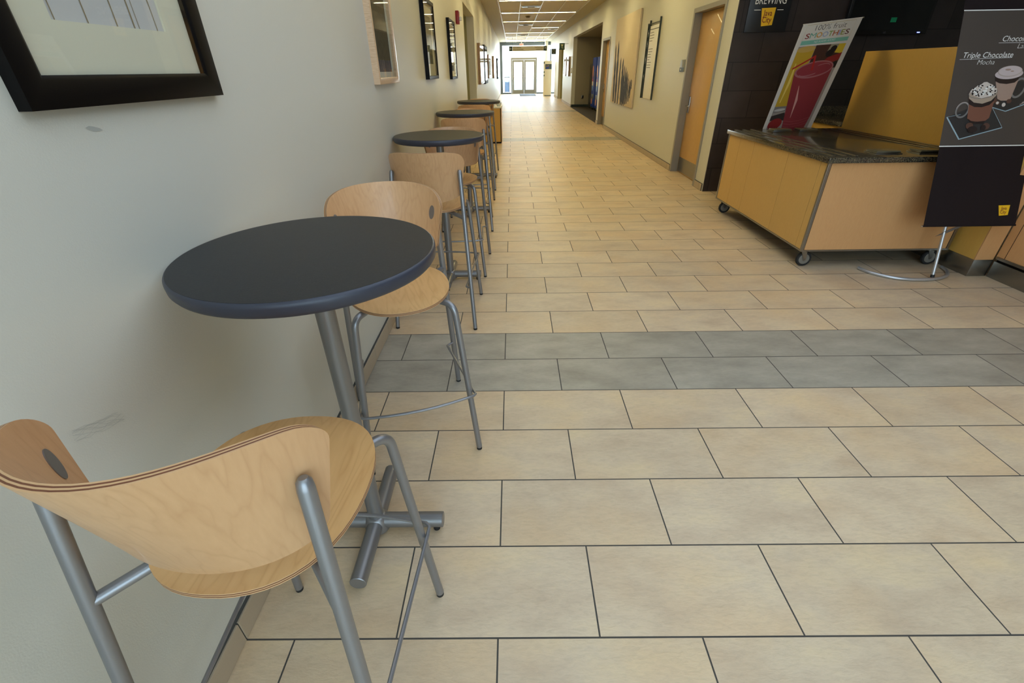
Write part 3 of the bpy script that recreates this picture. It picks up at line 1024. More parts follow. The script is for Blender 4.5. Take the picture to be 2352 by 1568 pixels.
def big_art():
    y0, y1, z0, z1 = 10.25, 12.62, .72, 2.46
    W, H = y1 - y0, z1 - z0
    t = thing('painting', 'tall pale wood panel painting with dark blue vertical brush strokes on the right wall', 'painting')
    t.matrix_world = plane_mtx((WR - .005, y1, z0), (0, -1, 0), (-1, 0, 0))
    bm = bm_(); box(bm, 0, W, 0, H, 0, .035, .001)
    mp_ = wood('pale_panel', srgb(222, 206, 180), srgb(204, 186, 158), axis='y', scale=1.2, figure=.5, rough=.7, coat=0)
    obj('panel', bm, mp_, t).matrix_basis = I4
    mb = mat('dark_blue_paint', srgb(52, 56, 72), .7)
    r = random.Random(11)
    strokes = [(.15, .01, .06, .71, .050), (.26, 0, .19, .75, .052), (.385, .0, .37, .55, .042), (.53, .0, .48, .54, .050), (.62, .0, .57, .46, .040), (.66, .02, .64, .44, .030),
               (.74, .02, .70, .40, .03), (.75, .05, .75, .37, .03), (.80, .03, .80, .32, .025), (.86, .06, .86, .30, .025), (.90, .1, .90, .31, .022), (.58, .0, .55, .35, .02), (.69, 0, .67, .38, .025), (.94, .2, .93, .30, .02)]
    ps = []
    for (ub, vb, ut, vt, wd) in strokes:
        n = 14
        pts, ws = [], []
        for k in range(n + 1):
            f = k / n
            u = ub + (ut - ub) * (f ** 1.2) + r.uniform(-.004, .004)
            pts.append((u * W, (vb + (vt - vb) * f) * H))
            ws.append(1.55 * W * wd * (.45 + .75 * sin(pi * min(1, .15 + f * .8)) * (1 - .3 * f)) * r.uniform(.75, 1.15) if k < n else .004)
        ps.append(strip(pts, ws))
    for k, p in enumerate(ps):
        flat('brush_stroke', [p], mb, t, I4, .0355 + k * .00012)
big_art()


def directory():
    y0, y1, z0, z1 = 8.80, 9.58, .955, 2.14
    W, H = y1 - y0, z1 - z0
    t = thing('directory_sign', 'narrow white directory board with thin black rails beside the stroke painting', 'sign')
    t.matrix_world = plane_mtx((WR - .004, y1, z0), (0, -1, 0), (-1, 0, 0))
    bm = bm_(); box(bm, .16, W - .03, 0, H - .03, 0, .018, .001); obj('board', bm, m_white, t).matrix_basis = I4
    bm = bm_()
    for u, v0, v1 in ((.0, -.01, H + .02), (.12, -.005, H + .06), (W, -.01, H + .07)):
        box(bm, u, u + .014, v0, v1, 0, .03)
    box(bm, .0, W, H, H + .012, .01, .02); box(bm, .0, W, H - .09, H - .08, .01, .0185 + .003)
    obj('rail', bm, mat('dark_green_metal', srgb(38, 48, 42), .5), t).matrix_basis = I4
    for k, (v, h) in enumerate(((H - .09, .10), (H - .25, .12), (H - .5, .12), (H - .78, .09))):
        bm = bm_(); box(bm, .016, .118, v - h, v, .01, .022); obj('direction_tile', bm, m_dkgreen, t).matrix_basis = I4
        flat('arrow', [strip([(.067, v - h + .025), (.067, v - .03)], .012), [(.045, v - h / 2), (.067, v - .018), (.089, v - h / 2)]], m_txt, t, I4, .0225)
    bars = []
    rr = random.Random(5)
    for k in range(14):
        v = H - .14 - k * .042
        if k in (4, 5): continue
        bars.append([(.19, v), (.19 + rr.uniform(.12, .3), v), (.19 + rr.uniform(.12, .3), v + .01), (.19, v + .01)])
    for k, b in enumerate(bars):
        ux = max(p[0] for p in b)
        bars[k] = [(.19, b[0][1]), (ux, b[0][1]), (ux, b[0][1] + .01), (.19, b[0][1] + .01)]
    flat('text_line', bars, mat('gray_lettering', srgb(120, 118, 108), .6), t, I4, .0186)
directory()


def room_plate():
    t = thing('room_sign', 'small gray room sign on the wall beside the nearest wooden door', 'sign')
    t.matrix_world = plane_mtx((WR - .001, 7.40, 1.40), (0, -1, 0), (-1, 0, 0))
    bm = bm_(); box(bm, 0, .19, 0, .155, 0, .012, .001); obj('plate', bm, mat('plate_gray', srgb(150, 148, 140), .4), t).matrix_basis = I4
    bm = bm_(); box(bm, 0, .19, 0, .055, .0121, .015); obj('dark_band', bm, mat('band_slate', srgb(50, 58, 60), .4), t).matrix_basis = I4
    flat('pictogram', [ell(.06, .028, .014, .014)], m_signcream, t, I4, .0156)
room_plate()


def fire_alarm():
    t = thing('fire_alarm', 'red fire alarm horn with clear strobe on the left wall before the opening', 'alarm')
    bm = bm_(); box(bm, WL, WL + .05, 7.44, 7.56, 2.05, 2.21, .006); obj('housing', bm, m_red, t)
    bm = bm_(); box(bm, WL + .05, WL + .085, 7.46, 7.54, 2.09, 2.14, .008); obj('strobe', bm, mat('clear_lens', srgb(225, 228, 230), .15), t)
    bm = bm_()
    for k in range(4):
        box(bm, WL + .05, WL + .053, 7.46, 7.54, 2.155 + k * .012, 2.161 + k * .012)
    obj('grille', bm, mat('dark_red', srgb(90, 10, 12), .5), t, 0)
fire_alarm()

sw = thing('light_switch', 'white switch plate on the left wall just past the opening', 'switch')
obj('plate', box(bm_(), WL, WL + .008, 11.33, 11.43, 1.09, 1.22, .002), m_white, sw)
obj('rocker', box(bm_(), WL + .008, WL + .013, 11.36, 11.40, 1.125, 1.185, .001), m_white, sw)
sw = thing('power_outlet', 'small steel power outlet low on the end wall of the vending alcove', 'outlet')
obj('plate', box(bm_(), 3.10, 3.19, N1[1] - .008, N1[1], .33, .46, .002), m_brush, sw)
obj('socket', box(bm_(), 3.125, 3.165, N1[1] - .011, N1[1] - .008, .35, .44, .001), m_black, sw)
sw = thing('thermostat', 'white thermostat on the right wall by the far corner of the vending alcove', 'thermostat')
obj('housing', box(bm_(), WR - .03, WR, 22.3, 22.42, 1.3, 1.5, .004), m_white, sw)
obj('display', box(bm_(), WR - .032, WR - .03, 22.32, 22.40, 1.42, 1.47), m_signblk, sw, 0)


# ------------------------------------------------------------------ vending machines
def vending(y0, label):
    x0, x1, y1 = 3.28, 4.08, y0 + .93
    t = thing('vending_machine', label, 'vending machine', ((x0 + x1) / 2, (y0 + y1) / 2, .006), group='blue vending machines in the alcove')
    t['group'] = 'blue vending machines in the alcove'
    o = Vector(t.location)
    S = lambda a, b, c, d, e, f: (a - o.x, b - o.x, c - o.y, d - o.y, e - o.z, f - o.z)
    mb = bpy.data.materials.get('vending_blue') or mat('vending_blue', srgb(18, 58, 165), .55, spec=.2)
    md = bpy.data.materials.get('vending_dark') or mat('vending_dark', srgb(22, 22, 26), .4)
    bm = bm_(); box(bm, *S(x0 + .04, x1, y0, y1, .06, 1.84), .01); obj('cabinet', bm, md, t)
    bm = bm_(); box(bm, *S(x0, x0 + .04, y0 + .01, y1 - .01, .12, 1.83), .006); fr = obj('front_panel', bm, mb, t)
    bm = bm_()
    for a in (x0 + .08, x1 - .08):
        for b in (y0 + .08, y1 - .08):
            tube(bm, [(a - o.x, b - o.y, 0), (a - o.x, b - o.y, .07)], .025, 10)
    obj('foot', bm, md, t)
    mt = plane_mtx((x0 - .001 - o.x, y1 - o.y, -o.z), (0, -1, 0), (-1, 0, 0))
    W = .93
    mo = bpy.data.materials.get('print_orange') or mat('print_orange', srgb(205, 120, 50), .3)
    mr = bpy.data.materials.get('print_red') or mat('print_red', srgb(190, 30, 34), .3)
    mlb = bpy.data.materials.get('print_light_blue') or mat('print_light_blue', srgb(60, 130, 215), .3)
    flat('orange_print', [ell(.22, 1.35, .15, .22, 24, .3), ell(.25, .35, .14, .14, 24)], mo, fr, mt, .0006)
    flat('blue_print', [ell(.27, .92, .19, .24)], mlb, fr, mt, .001)
    flat('white_print', [[p for p in ell(.27, .92, .17, .22) if p[1] > .85]], m_txt, fr, mt, .0014)
    flat('red_print', [[p for p in ell(.27, .92, .17, .22) if p[1] > .97]], mr, fr, mt, .0018)
    bm = bm_(); box(bm, *S(x0 - .012, x0, y0 + .06, y0 + .20, .85, 1.35), .002); obj('coin_panel', bm, md, t)
    bm = bm_(); box(bm, *S(x0 - .012, x0, y0 + .15, y1 - .15, .42, .58), .002); obj('delivery_door', bm, md, t)
vending(18.55, 'blue vending machine with swirl print, nearer of the two in the dark alcove')
vending(19.60, 'blue vending machine with swirl print, farther of the two in the dark alcove')
bm = bm_(); box(bm, 3.25, 3.32, 20.72, 20.78, .006, .3); bm.free()
t = thing('snack_machine', 'black machine standing beyond the blue vending machines in the alcove', 'vending machine', (3.7, 21.0, .006))
obj('cabinet', box(bm_(), -.38, .4, -.42, .42, .05, 1.62, .01), mat('machine_black', srgb(24, 24, 24), .35), t)
obj('front_window', box(bm_(), -.385, -.38, -.34, .2, .5, 1.5), m_screen, t, 0)
obj('foot', box(bm_(), -.34, .36, -.38, .38, 0, .05), m_rubber, t, 0)


# ------------------------------------------------------------------ ceiling things
LG = 'linear ceiling lights'
ordn = ['overhead behind the camera', 'overhead above the nearest table', 'overhead above the third table', 'overhead before the left opening', 'overhead beside the left opening']
ly = [None, None, 5.05, 8.1, 11.15, 14.2, 17.25, 20.35, 23.4, 26.5, 29.55, 32.6, 34.6]
seen = {5: 'topmost long ceiling light bar in view', 6: 'second long ceiling light bar from the top of the view', 7: 'third long ceiling light bar from the top of the view',
        8: 'short half-length ceiling light bar on the right side of the ceiling', 9: 'fifth ceiling light bar, right after the half-length one', 10: 'sixth ceiling light bar, before the hanging direction sign',
        11: 'seventh ceiling light bar, above the hanging direction sign', 12: 'last ceiling light bar, directly before the entrance glazing'}
for i, y in enumerate(ly):
    if y is None: continue
    x0, x1 = (-.26, 2.11) if i != 8 else (.95, 2.11)
    if i >= 5 or i < 5:
        lab = seen.get(i) or ('ceiling light bar ' + ordn[i])
        t = thing('ceiling_light', lab, 'ceiling light', ((x0 + x1) / 2, y, HC), group=LG)
        hw = (x1 - x0) / 2
        bm = bm_(); box(bm, -hw - .015, hw + .015, -.085, -.065, -.03, 0); box(bm, -hw - .015, hw + .015, .065, .085, -.03, 0); box(bm, -hw - .015, -hw, -.065, .065, -.03, 0); box(bm, hw, hw + .015, -.065, .065, -.03, 0)
        obj('housing', bm, m_rail, t, 0)
        bm = bm_(); box(bm, -hw, hw, -.065, .065, -.024, -.004); obj('diffuser', bm, m_lamp, t, 0)


def vent(x0, x1, y, label):
    t = thing('air_diffuser', label, 'air vent', ((x0 + x1) / 2, y, HC - .001), group='ceiling air diffusers')
    h = (x1 - x0) / 2
    bm = bm_(); box(bm, -h, h, -.15, -.13, -.02, 0); box(bm, -h, h, .13, .15, -.02, 0); box(bm, -h, -h + .03, -.13, .13, -.02, 0); box(bm, h - .03, h, -.13, .13, -.02, 0)
    obj('frame', bm, m_rail, t, 0)
    bm = bm_()
    for k in range(6):
        box(bm, -h + .03, h - .03, -.12 + k * .042, -.105 + k * .042, -.035, -.004)
    obj('blade', bm, mat('vent_metal', srgb(200, 206, 212), .3, .6) if not bpy.data.materials.get('vent_metal') else bpy.data.materials['vent_metal'], t, 0)
    bm = bm_(); box(bm, -h * .35, h * .35, -.06, .06, -.06, -.036, .005); obj('center_plate', bm, m_white, t)
vent(.34, .92, 15.65, 'silver ceiling air diffuser between the first two visible light bars')
vent(.34, .92, 21.8, 'silver ceiling air diffuser before the half-length light bar')
vent(1.68, 2.14, 24.25, 'silver ceiling air diffuser right behind the half-length light bar')
vent(.34, .96, 28.2, 'silver ceiling air diffuser between the far light bars')

t = thing('dome_camera', 'black dome camera on the ceiling at the top edge of the view', 'security camera', (0.006, 13.45, HC))
obj('base', lathe(bm_(), [(0, 0), (.085, 0), (.085, -.03), (.07, -.035), (0, -.035)], seg=28), m_black, t)
obj('dome', lathe(bm_(), [(.068, -.035), (.064, -.06), (.045, -.085), (.02, -.098), (0, -.1)], seg=28), m_screen, t)
t = thing('smoke_detector', 'brownish round smoke detector on the ceiling between light bars', 'smoke detector', (.62, 18.6, HC))
obj('base', lathe(bm_(), [(0, 0), (.09, 0), (.085, -.02), (0, -.02)], seg=28), mat('tan_plastic', srgb(140, 128, 100), .6), t)
obj('head', lathe(bm_(), [(.07, -.02), (.06, -.05), (0, -.055)], seg=28), bpy.data.materials['tan_plastic'], t)
t = thing('exit_sign', 'red exit sign under the ceiling above the entrance doors', 'sign', (.66, 34.0, 0))
obj('housing', box(bm_(), -.13, .13, -.02, .02, 2.77, 2.9, .003), m_white, t)
obj('stem', box(bm_(), -.03, .03, -.02, .02, 2.9, HC), m_white, t, 0)
text('lettering', 'EXIT', .11, mat('red_letters', srgb(235, 60, 50), .5), t, plane_mtx((-.12, -.022, 2.79), (1, 0, 0), (0, -1, 0)), 0, 0, .001, bold=.003)


def hanging_sign():
    y = 29.0
    t = thing('hanging_sign', 'cream direction sign with green arrow tiles hanging before the entrance', 'sign', (0, y, 0))
    z0, z1 = 2.335, 2.56
    obj('panel', box(bm_(), .075, 1.79, -.015, .015, z0, z1, .002), m_signcream, t)
    for k, (a, b, lab) in enumerate(((-.11, .073, 'left'), (1.792, 1.97, 'up'))):
        tl = obj('arrow_tile', box(bm_(), a, b, -.02, .02, z0, z1, .002), m_dkgreen, t)
        c = (a + b) / 2; zc = (z0 + z1) / 2
        mt = plane_mtx((c, -.021, zc), (1, 0, 0), (0, -1, 0))
        if lab == 'left':
            ps = [strip([(.055, 0), (-.04, 0)], .016), strip([(-.005, .045), (-.055, 0)], .016), strip([(-.055, 0), (-.005, -.045)], .016)]
        else:
            ps = [strip([(0, -.055), (0, .04)], .016), strip([(-.045, .005), (0, .055)], .016), strip([(0, .055), (.045, .005)], .016)]
        flat('arrow', ps, m_txt, tl, mt, .0005)
    for x in (.08, 1.785):
        bm = bm_(); tube(bm, [(x, 0, z1), (x, 0, HC)], .005, 8); obj('wire', bm, m_black, t)
    mt = plane_mtx((0, -.016, 0), (1, 0, 0), (0, -1, 0))
    bars = []
    for (u, v, l) in ((.12, 2.48, .38), (.12, 2.39, .52), (1.32, 2.48, .42), (1.38, 2.39, .36)):
        x = u
        while x < u + l:
            wv = .028 + .02 * ((int(x * 1000) * 7) % 3)
            bars.append([(x, v), (x + wv, v), (x + wv, v + .035), (x, v + .035)]); x += wv + .018
    flat('text_line', bars, mat('faint_lettering', srgb(150, 144, 122), .7), t, mt, .0005)
hanging_sign()


def blade_sign(x0, x1, y, z0, z1, label, kind):
    t = thing('blade_sign', label, 'sign', (0, y, 0))
    pl = obj('plate', box(bm_(), x0, x1, -.02, .02, z0, z1, .002), m_dkgreen, t)
    obj('bracket', box(bm_(), x1, WR + .01, -.008, .008, z1 - .03, z1 - .014), m_brush, t, 0)
    mt = plane_mtx(((x0 + x1) / 2, -.021, (z0 + z1) / 2), (1, 0, 0), (0, -1, 0))
    if kind == 'cup':
        ps = [[(-.06, .08), (.06, .08), (.015, 0), (-.015, 0)], strip([(0, .01), (0, -.07)], .02), ell(.05, -.07, .015, .015, 12)]
    else:
        ps = [strip(ell(0, 0, .045, .07, 20) + [ell(0, 0, .045, .07, 20)[0]], .014), ell(0, .085, .018, .018, 12)]
    for k, p in enumerate(ps):
        flat('pictogram', [p], mat('sign_tan', srgb(190, 186, 150), .6) if not bpy.data.materials.get('sign_tan') else bpy.data.materials['sign_tan'], pl, mt, .0006 + k * .0004)
blade_sign(2.22, 2.46, 24.0, 2.215, 2.47, 'dark green square sign with a funnel-like symbol projecting from the right wall', 'cup')
blade_sign(2.235, 2.475, 29.0, 2.17, 2.42, 'dark green square sign, smaller looking and farther, with an oval symbol', 'oval')


def kiosk():
    t = thing('directory_pillar', 'cream freestanding directory pillar with a dark picture beside the entrance doors', 'sign', (0, 32, 0))
    obj('panel', box(bm_(), 2.065, 2.49, -.06, .06, .05, 1.9, .003), m_signcream, t)
    obj('side_rail', box(bm_(), 1.985, 2.06, -.06, .06, 0, 1.9, .003), m_signcream, t)
    obj('plinth', box(bm_(), 2.065, 2.49, -.07, .07, 0, .05), m_darkalu, t, 0)
    mt = plane_mtx((0, -.061, 0), (1, 0, 0), (0, -1, 0))
    for k, v in enumerate((1.79, 1.30, 1.12)):
        obj('direction_tile', box(bm_(), 1.99, 2.055, -.066, -.061, v - .03, v + .05), m_dkgreen, t, 0)
    flat('picture_print', [[(2.085, 1.46), (2.48, 1.46), (2.48, 1.73), (2.085, 1.73)]], mat('slate_blue_print', srgb(70, 84, 92), .5), t, mt, .001)
    flat('figure_print', [ell(2.2, 1.52, .05, .05), ell(2.27, 1.55, .04, .06)], mat('royal_blue_print', srgb(50, 70, 160), .5), t, mt, .0015)
    flat('face_print', [ell(2.19, 1.62, .022, .03), ell(2.28, 1.64, .022, .03)], mat('skin_tone_print', srgb(190, 120, 100), .5), t, mt, .0015)
kiosk()
t = thing('entrance_mat', 'dark blue gray entrance mat on the floor before the double doors', 'mat', (1.06, 33.75, 0))
obj('pile', box(bm_(), -.50, .50, -1.42, 1.42, 0.0, .012, .003), mat('mat_slate', srgb(88, 96, 112), .95), t)
obj('border', box(bm_(), -.53, .53, -1.45, 1.45, 0.0, .006, .002), m_rubber, t)
t = thing('trash_bin', 'bluish gray litter bin standing outside, left of the entrance doors', 'bin', (-.33, 37.5, -.02))
obj('body', box(bm_(), -.17, .17, -.17, .17, .08, .72, .01), mat('bin_blue', srgb(110, 130, 160), .5), t)
obj('post', bm=(lambda b: (box(b, -.17, -.14, -.17, -.14, 0, 1.0), box(b, .14, .17, -.17, -.14, 0, 1.0), box(b, -.17, -.14, .14, .17, 0, 1.0), box(b, .14, .17, .14, .17, 0, 1.0), b)[-1])(bm_()), mats=m_darkalu, parent=t, smooth=0)
obj('lid', box(bm_(), -.19, .19, -.19, .19, 1.0, 1.05, .01), m_darkalu, t)


# ------------------------------------------------------------------ yellow cabinet
def cabinet():
    x0, x1, y0, y1, h = WL + .02, -.195, 10.66, 11.22, .755
    t = thing('cabinet', 'low yellow maple cabinet with dark edges past the farthest bar table', 'cabinet', ((x0 + x1) / 2, (y0 + y1) / 2, 0))
    ox, oy = t.location.x, t.location.y
    obj('body', box(bm_(), x0 - ox, x1 - ox - .006, y0 - oy + .02, y1 - oy, .03, h - .03), m_yellow, t, 0)
    obj('door', box(bm_(), x0 - ox + .01, x1 - ox - .03, y0 - oy, y0 - oy + .019, .035, h - .035), m_yellow, t, 0)
    obj('edge_trim', box(bm_(), x1 - ox - .026, x1 - ox - .012, y0 - oy + .004, y0 - oy + .021, .03, h - .03), m_line, t, 0)
    obj('side_panel', box(bm_(), x1 - ox - .010, x1 - ox, y0 - oy, y1 - oy, .0, h - .03), m_maple, t, 0)
    obj('plinth', box(bm_(), x0 - ox, x1 - ox - .02, y0 - oy + .02, y1 - oy, 0, .03), m_black, t, 0)
    obj('countertop', box(bm_(), x0 - ox, x1 - ox + .01, y0 - oy - .01, y1 - oy, h - .03, h, .003), m_white, t)
    a = thing('paper_tray', 'white tray of papers lying on the yellow cabinet', 'tray', (-.475, 10.93, h))
    obj('tray', (lambda b: (box(b, -.14, .14, -.11, .11, 0, .006), box(b, -.14, .14, -.11, -.104, .006, .045), box(b, -.14, .14, .104, .11, .006, .045), box(b, -.14, -.134, -.104, .104, .006, .045), box(b, .134, .14, -.104, .104, .006, .045), b)[-1])(bm_()), m_white, a, 0)
    obj('paper', box(bm_(), -.125, .125, -.095, .095, .006, .03), m_white, a, 0)
    b_ = thing('glass_bowl', 'clear glass bowl on the outer corner of the yellow cabinet', 'bowl', (-.25, 10.80, h))
    obj('bowl', lathe(bm_(), [(0, .004), (.035, .0), (.04, .004), (.055, .035), (.06, .075), (.056, .075), (.051, .036), (.036, .01), (0, .01)], seg=28), mat('bowl_glass', srgb(215, 222, 225), .08), b_)
    obj('candy', lathe(bm_(), [(0, .012), (.04, .012), (.05, .05), (.03, .062), (0, .066)], seg=16), mat('pale_blue_fill', srgb(150, 175, 190), .4), b_)
cabinet()


# ------------------------------------------------------------------ mobile serving cart
CXA, CXB, CYA, CYB = 2.415, 3.615, 2.875, 4.69
def cart():
    t = thing('serving_cart', 'maple serving cart on casters with a speckled granite top', 'cart', ((CXA + CXB) / 2, (CYA + CYB) / 2, 0))
    o = t.location
    S = lambda a, b, c, d, e, f: (a - o.x, b - o.x, c - o.y, d - o.y, e, f)
    zb, zt = .145, .832
    bm = bm_(); box(bm, *S(CXA + .012, CXB - .012, CYA + .012, CYB - .012, zb + .006, zt)); obj('carcass', bm, m_line, t, 0)
    # doors and panels on the corridor side (x = CXA), cuts measured along y
    ys = [CYA + .026, 2.985, 3.53, 4.10, 4.37, CYB - .022]
    ys = [CYA + .02, 2.972, 3.443, 4.080, 4.395, CYB - .022]
    for k, (a, b) in enumerate(zip(ys, ys[1:])):
        bm = bm_(); box(bm, *S(CXA, CXA + .0115, a + .0025, b - .0025, zb + .014, zt - .006), .0008); obj('door' if b - a > .2 else 'panel', bm, m_cartwood, t, 0)
    bm = bm_(); box(bm, *S(CXA + .024, CXB - .024, CYA, CYA + .0115, zb + .014, zt - .004)); obj('end_panel', bm, m_cartwood2, t, 0)
    bm = bm_(); box(bm, *S(CXB - .0115, CXB, CYA + .026, CYB - .022, zb + .014, zt - .004)); obj('back_panel', bm, m_cartwood, t, 0)
    for (a, b) in ((CXA - .003, CYA - .003), (CXB - .019, CYA - .003), (CXA - .003, CYB - .019), (CXB - .019, CYB - .019)):
        bm = bm_(); box(bm, *S(a, a + .022, b, b + .022, zb, zt), .001); obj('corner_trim', bm, m_brush, t, 0)
    bm = bm_()
    box(bm, *S(CXA - .002, CXB + .002, CYA - .002, CYA + .012, zb, zb + .013)); box(bm, *S(CXA - .002, CXA + .012, CYA + .012, CYB, zb, zb + .013)); box(bm, *S(CXA + .012, CXB, CYB - .01, CYB, zb, zb + .013)); box(bm, *S(CXB - .01, CXB + .002, CYA + .012, CYB, zb, zb + .013))
    obj('base_trim', bm, m_brush, t, 0)
    bm = bm_(); box(bm, *S(CXA - .025, CXB - .03, CYA - .03, CYB + .012, zt + .001, zt + .040), .003); obj('countertop', bm, m_granite, t)
    zs = zt + .0405
    for x in (CXA + .03, CXA + .115, CXA + .20, CXB - .22, CXB - .14, CXB - .065):
        bm = bm_(); box(bm, *S(x, x + .022, CYA + .04, CYB - .03, zs, zs + .004), .001); obj('tray_rail', bm, m_brush, t, 0)
    mt_ = mat('stone_plate', srgb(96, 88, 66), .25)
    for (x, y) in ((2.80, 3.03), (3.13, 3.03), (2.75, 4.50), (3.02, 4.50)):
        bm = bm_()
        box(bm, *S(x, x + .2, y - .07, y + .07, zs, zs + .006), .001); box(bm, *S(x + .008, x + .192, y - .062, y + .062, zs + .009, zs + .014), .001)
        pl_ = obj('pan_lid', bm, m_brush, t)
        bm = bm_(); box(bm, *S(x + .02, x + .18, y - .05, y + .05, zs + .006, zs + .009)); box(bm, *S(x + .012, x + .188, y - .058, y + .058, zs + .0142, zs + .024), .001)
        obj('stone_insert', bm, mt_, pl_)
    for (x, y) in ((CXA + .06, CYA + .06), (CXB - .09, CYA + .06), (CXA + .06, CYB - .09), (CXB - .09, CYB - .09)):
        cx_, cy_ = x - o.x, y - o.y
        bm = bm_()
        box(bm, cx_ - .045, cx_ + .045, cy_ - .04, cy_ + .04, zb - .006, zb, .001)
        tube(bm, [(cx_, cy_, zb - .006), (cx_, cy_, zb - .022)], .022, 16)
        for s in (-1, 1):
            bm2 = [(cx_ - .022, cy_ + s * .021), (cx_ + .03, cy_ + s * .021)]
            a = [bm.verts.new(v) for v in ((cx_ - .022, cy_ + s * .0195, zb - .018), (cx_ + .022, cy_ + s * .0195, zb - .018), (cx_ + .034, cy_ + s * .0195, .055), (cx_ + .012, cy_ + s * .0195, .05))]
            b = [bm.verts.new(v.co + Vector((0, s * .003, 0))) for v in a]
            bm.faces.new(a); bm.faces.new(b[::-1])
            for k in range(4):
                bm.faces.new((a[k], a[(k + 1) % 4], b[(k + 1) % 4], b[k]))
        tube(bm, [(cx_ + .02, cy_ - .026, .062), (cx_ + .02, cy_ + .026, .062)], .006, 10)
        cs = obj('caster', bm, m_brush, t, 30)
        bm = bm_()
        wc = Vector((cx_ + .02, cy_, .062))
        prof = [(.0, -.016), (.040, -.016), (.044, -.013), (.046, -.016), (.058, -.014), (.062, -.006), (.062, .006), (.058, .014), (.046, .016), (.044, .013), (.040, .016), (0, .016)]
        lathe(bm, prof, seg=36)
        for f in bm.faces:
            r_ = (f.calc_center_median().xy).length
            f.material_index = 0 if r_ > .044 else 1
        bm.transform(Matrix.Translation(wc) @ Matrix.Rotation(pi / 2, 4, 'X'))
        obj('wheel', bm, [m_rubber, mat('wheel_gray', srgb(120, 116, 106), .5) if not bpy.data.materials.get('wheel_gray') else bpy.data.materials['wheel_gray']], cs)
cart()


# ------------------------------------------------------------------ service counter
def counter():
    t = thing('service_counter', 'long maple service counter with stainless kick plate at the right edge', 'counter', (3.8, 1, 0))
    o = t.location
    S = lambda a, b, c, d, e, f: (a - o.x, b - o.x, c - o.y, d - o.y, e, f)
    bm = bm_(); box(bm, *S(3.815, 4.5, -3.0, 2.667, .15, 1.02)); obj('front_panel', bm, m_cartwood2, t, 0)
    bm = bm_(); box(bm, *S(3.805, 3.8145, -3.0, 2.655, .145, .165)); obj('bottom_trim', bm, m_brush, t, 0)
    bm = bm_()
    for y in (.2, 1.4, 2.6):
        box(bm, *S(3.8135, 3.815, y, y + .003, .165, 1.02))
    obj('panel_joint', bm, m_line, t, 0)
    bm = bm_(); box(bm, *S(3.812, 4.45, -3.0, 2.66, 0, .125)); obj('kick_plate', bm, m_brush, t, 0)
    bm = bm_(); box(bm, *S(3.83, 4.45, -3.0, 2.66, .125, .15)); obj('shadow_gap', bm, m_black, t, 0)
    bm = bm_(); box(bm, *S(3.78, 4.55, -3.0, 2.66, 1.02, 1.06), .003); obj('countertop', bm, m_granite, t)
    h = thing('partition_panel', 'tall honey maple partition standing behind the serving cart', 'partition', (3.73, 3.7, 0))
    o2 = h.location
    S2 = lambda a, b, c, d, e, f: (a - o2.x, b - o2.x, c - o2.y, d - o2.y, e, f)
    bm = bm_(); box(bm, *S2(3.66, 3.805, 2.6795, 4.77, .135, 1.572), .001); obj('panel', bm, m_yellow, h)
    bm = bm_(); box(bm, *S2(3.6605, 3.805, 2.67, 2.679, .135, 1.572)); obj('end_cap', bm, m_cartwood2, h, 0)
    bm = bm_(); box(bm, *S2(3.657, 3.808, 2.667, 4.76, 0, .135), .001); obj('kick_plate', bm, m_brush, h)
    b = thing('back_counter', 'low maple back counter with granite top between partition and dark tiled wall', 'counter', (3.9, 5.2, 0))
    o3 = b.location
    S3 = lambda a, b_, c, d, e, f: (a - o3.x, b_ - o3.x, c - o3.y, d - o3.y, e, f)
    bm = bm_(); box(bm, *S3(3.67, 4.6, 4.78, 5.66, .13, .875)); obj('body', bm, m_yellow, b, 0)
    bm = bm_(); box(bm, *S3(3.68, 4.6, 4.78, 5.66, 0, .13)); obj('kick_plate', bm, m_brush, b, 0)
    bm = bm_(); box(bm, *S3(3.645, 4.62, 4.775, 5.66, .876, .922), .002); obj('countertop', bm, m_granite, b)
    bm = bm_(); box(bm, *S3(3.80, 4.6, 5.64, 5.66, .923, 1.02)); obj('backsplash', bm, m_granite, b, 0)
counter()


def logo(parent, mt, u, v, w, h, z, ts):
    """yellow cup-shaped tile with two lines of lettering"""
    flat('logo_tile', [[(u - w * .32, v), (u + w * .47, v + h * .06), (u + w * .5, v + h), (u - w * .53, v + h * .97)]], m_gold, parent, mt, z)
    text('logo_lettering', 'Java', ts, m_maroon, parent, mt, u, v + h * .56, z + .0006, align='CENTER', sx=.8, bold=ts * .012)
    text('logo_lettering', 'City', ts, m_maroon, parent, mt, u, v + h * .20, z + .0006, align='CENTER', sx=.8, bold=ts * .012)


def tv():
    t = thing('television', 'switched-off black flat television on the dark tiled wall', 'television', (4.33, 5.645, 2.02))
    w2, z0, z1 = .475, -.27, .30
    obj('body', box(bm_(), -w2, w2, -.07, -.02, z0, z1, .004), mat('tv_bezel', srgb(14, 14, 18), .25), t)
    obj('screen', box(bm_(), -w2 + .03, w2 - .03, -.073, -.0705, z0 + .045, z1 - .03), m_screen, t, 0)
    obj('wall_bracket', box(bm_(), -.15, .15, -.02, .018, -.15, .15), m_black, t, 0)
    obj('status_light', box(bm_(), .37, .40, -.074, -.07, z0 + .012, z0 + .020), emit('blue_led', (.15, .2, 1, 1), 3), t, 0)
    obj('tape', box(bm_(), .02, .085, -.0745, -.0732, -.155, -.11), m_green, t, 0)
    text('lettering', 'LG', .025, mat('bezel_gray', srgb(90, 90, 95), .4), t, plane_mtx((-.02, -.0715, z0 + .012), (1, 0, 0), (0, -1, 0)), 0, 0, .0005)
tv()


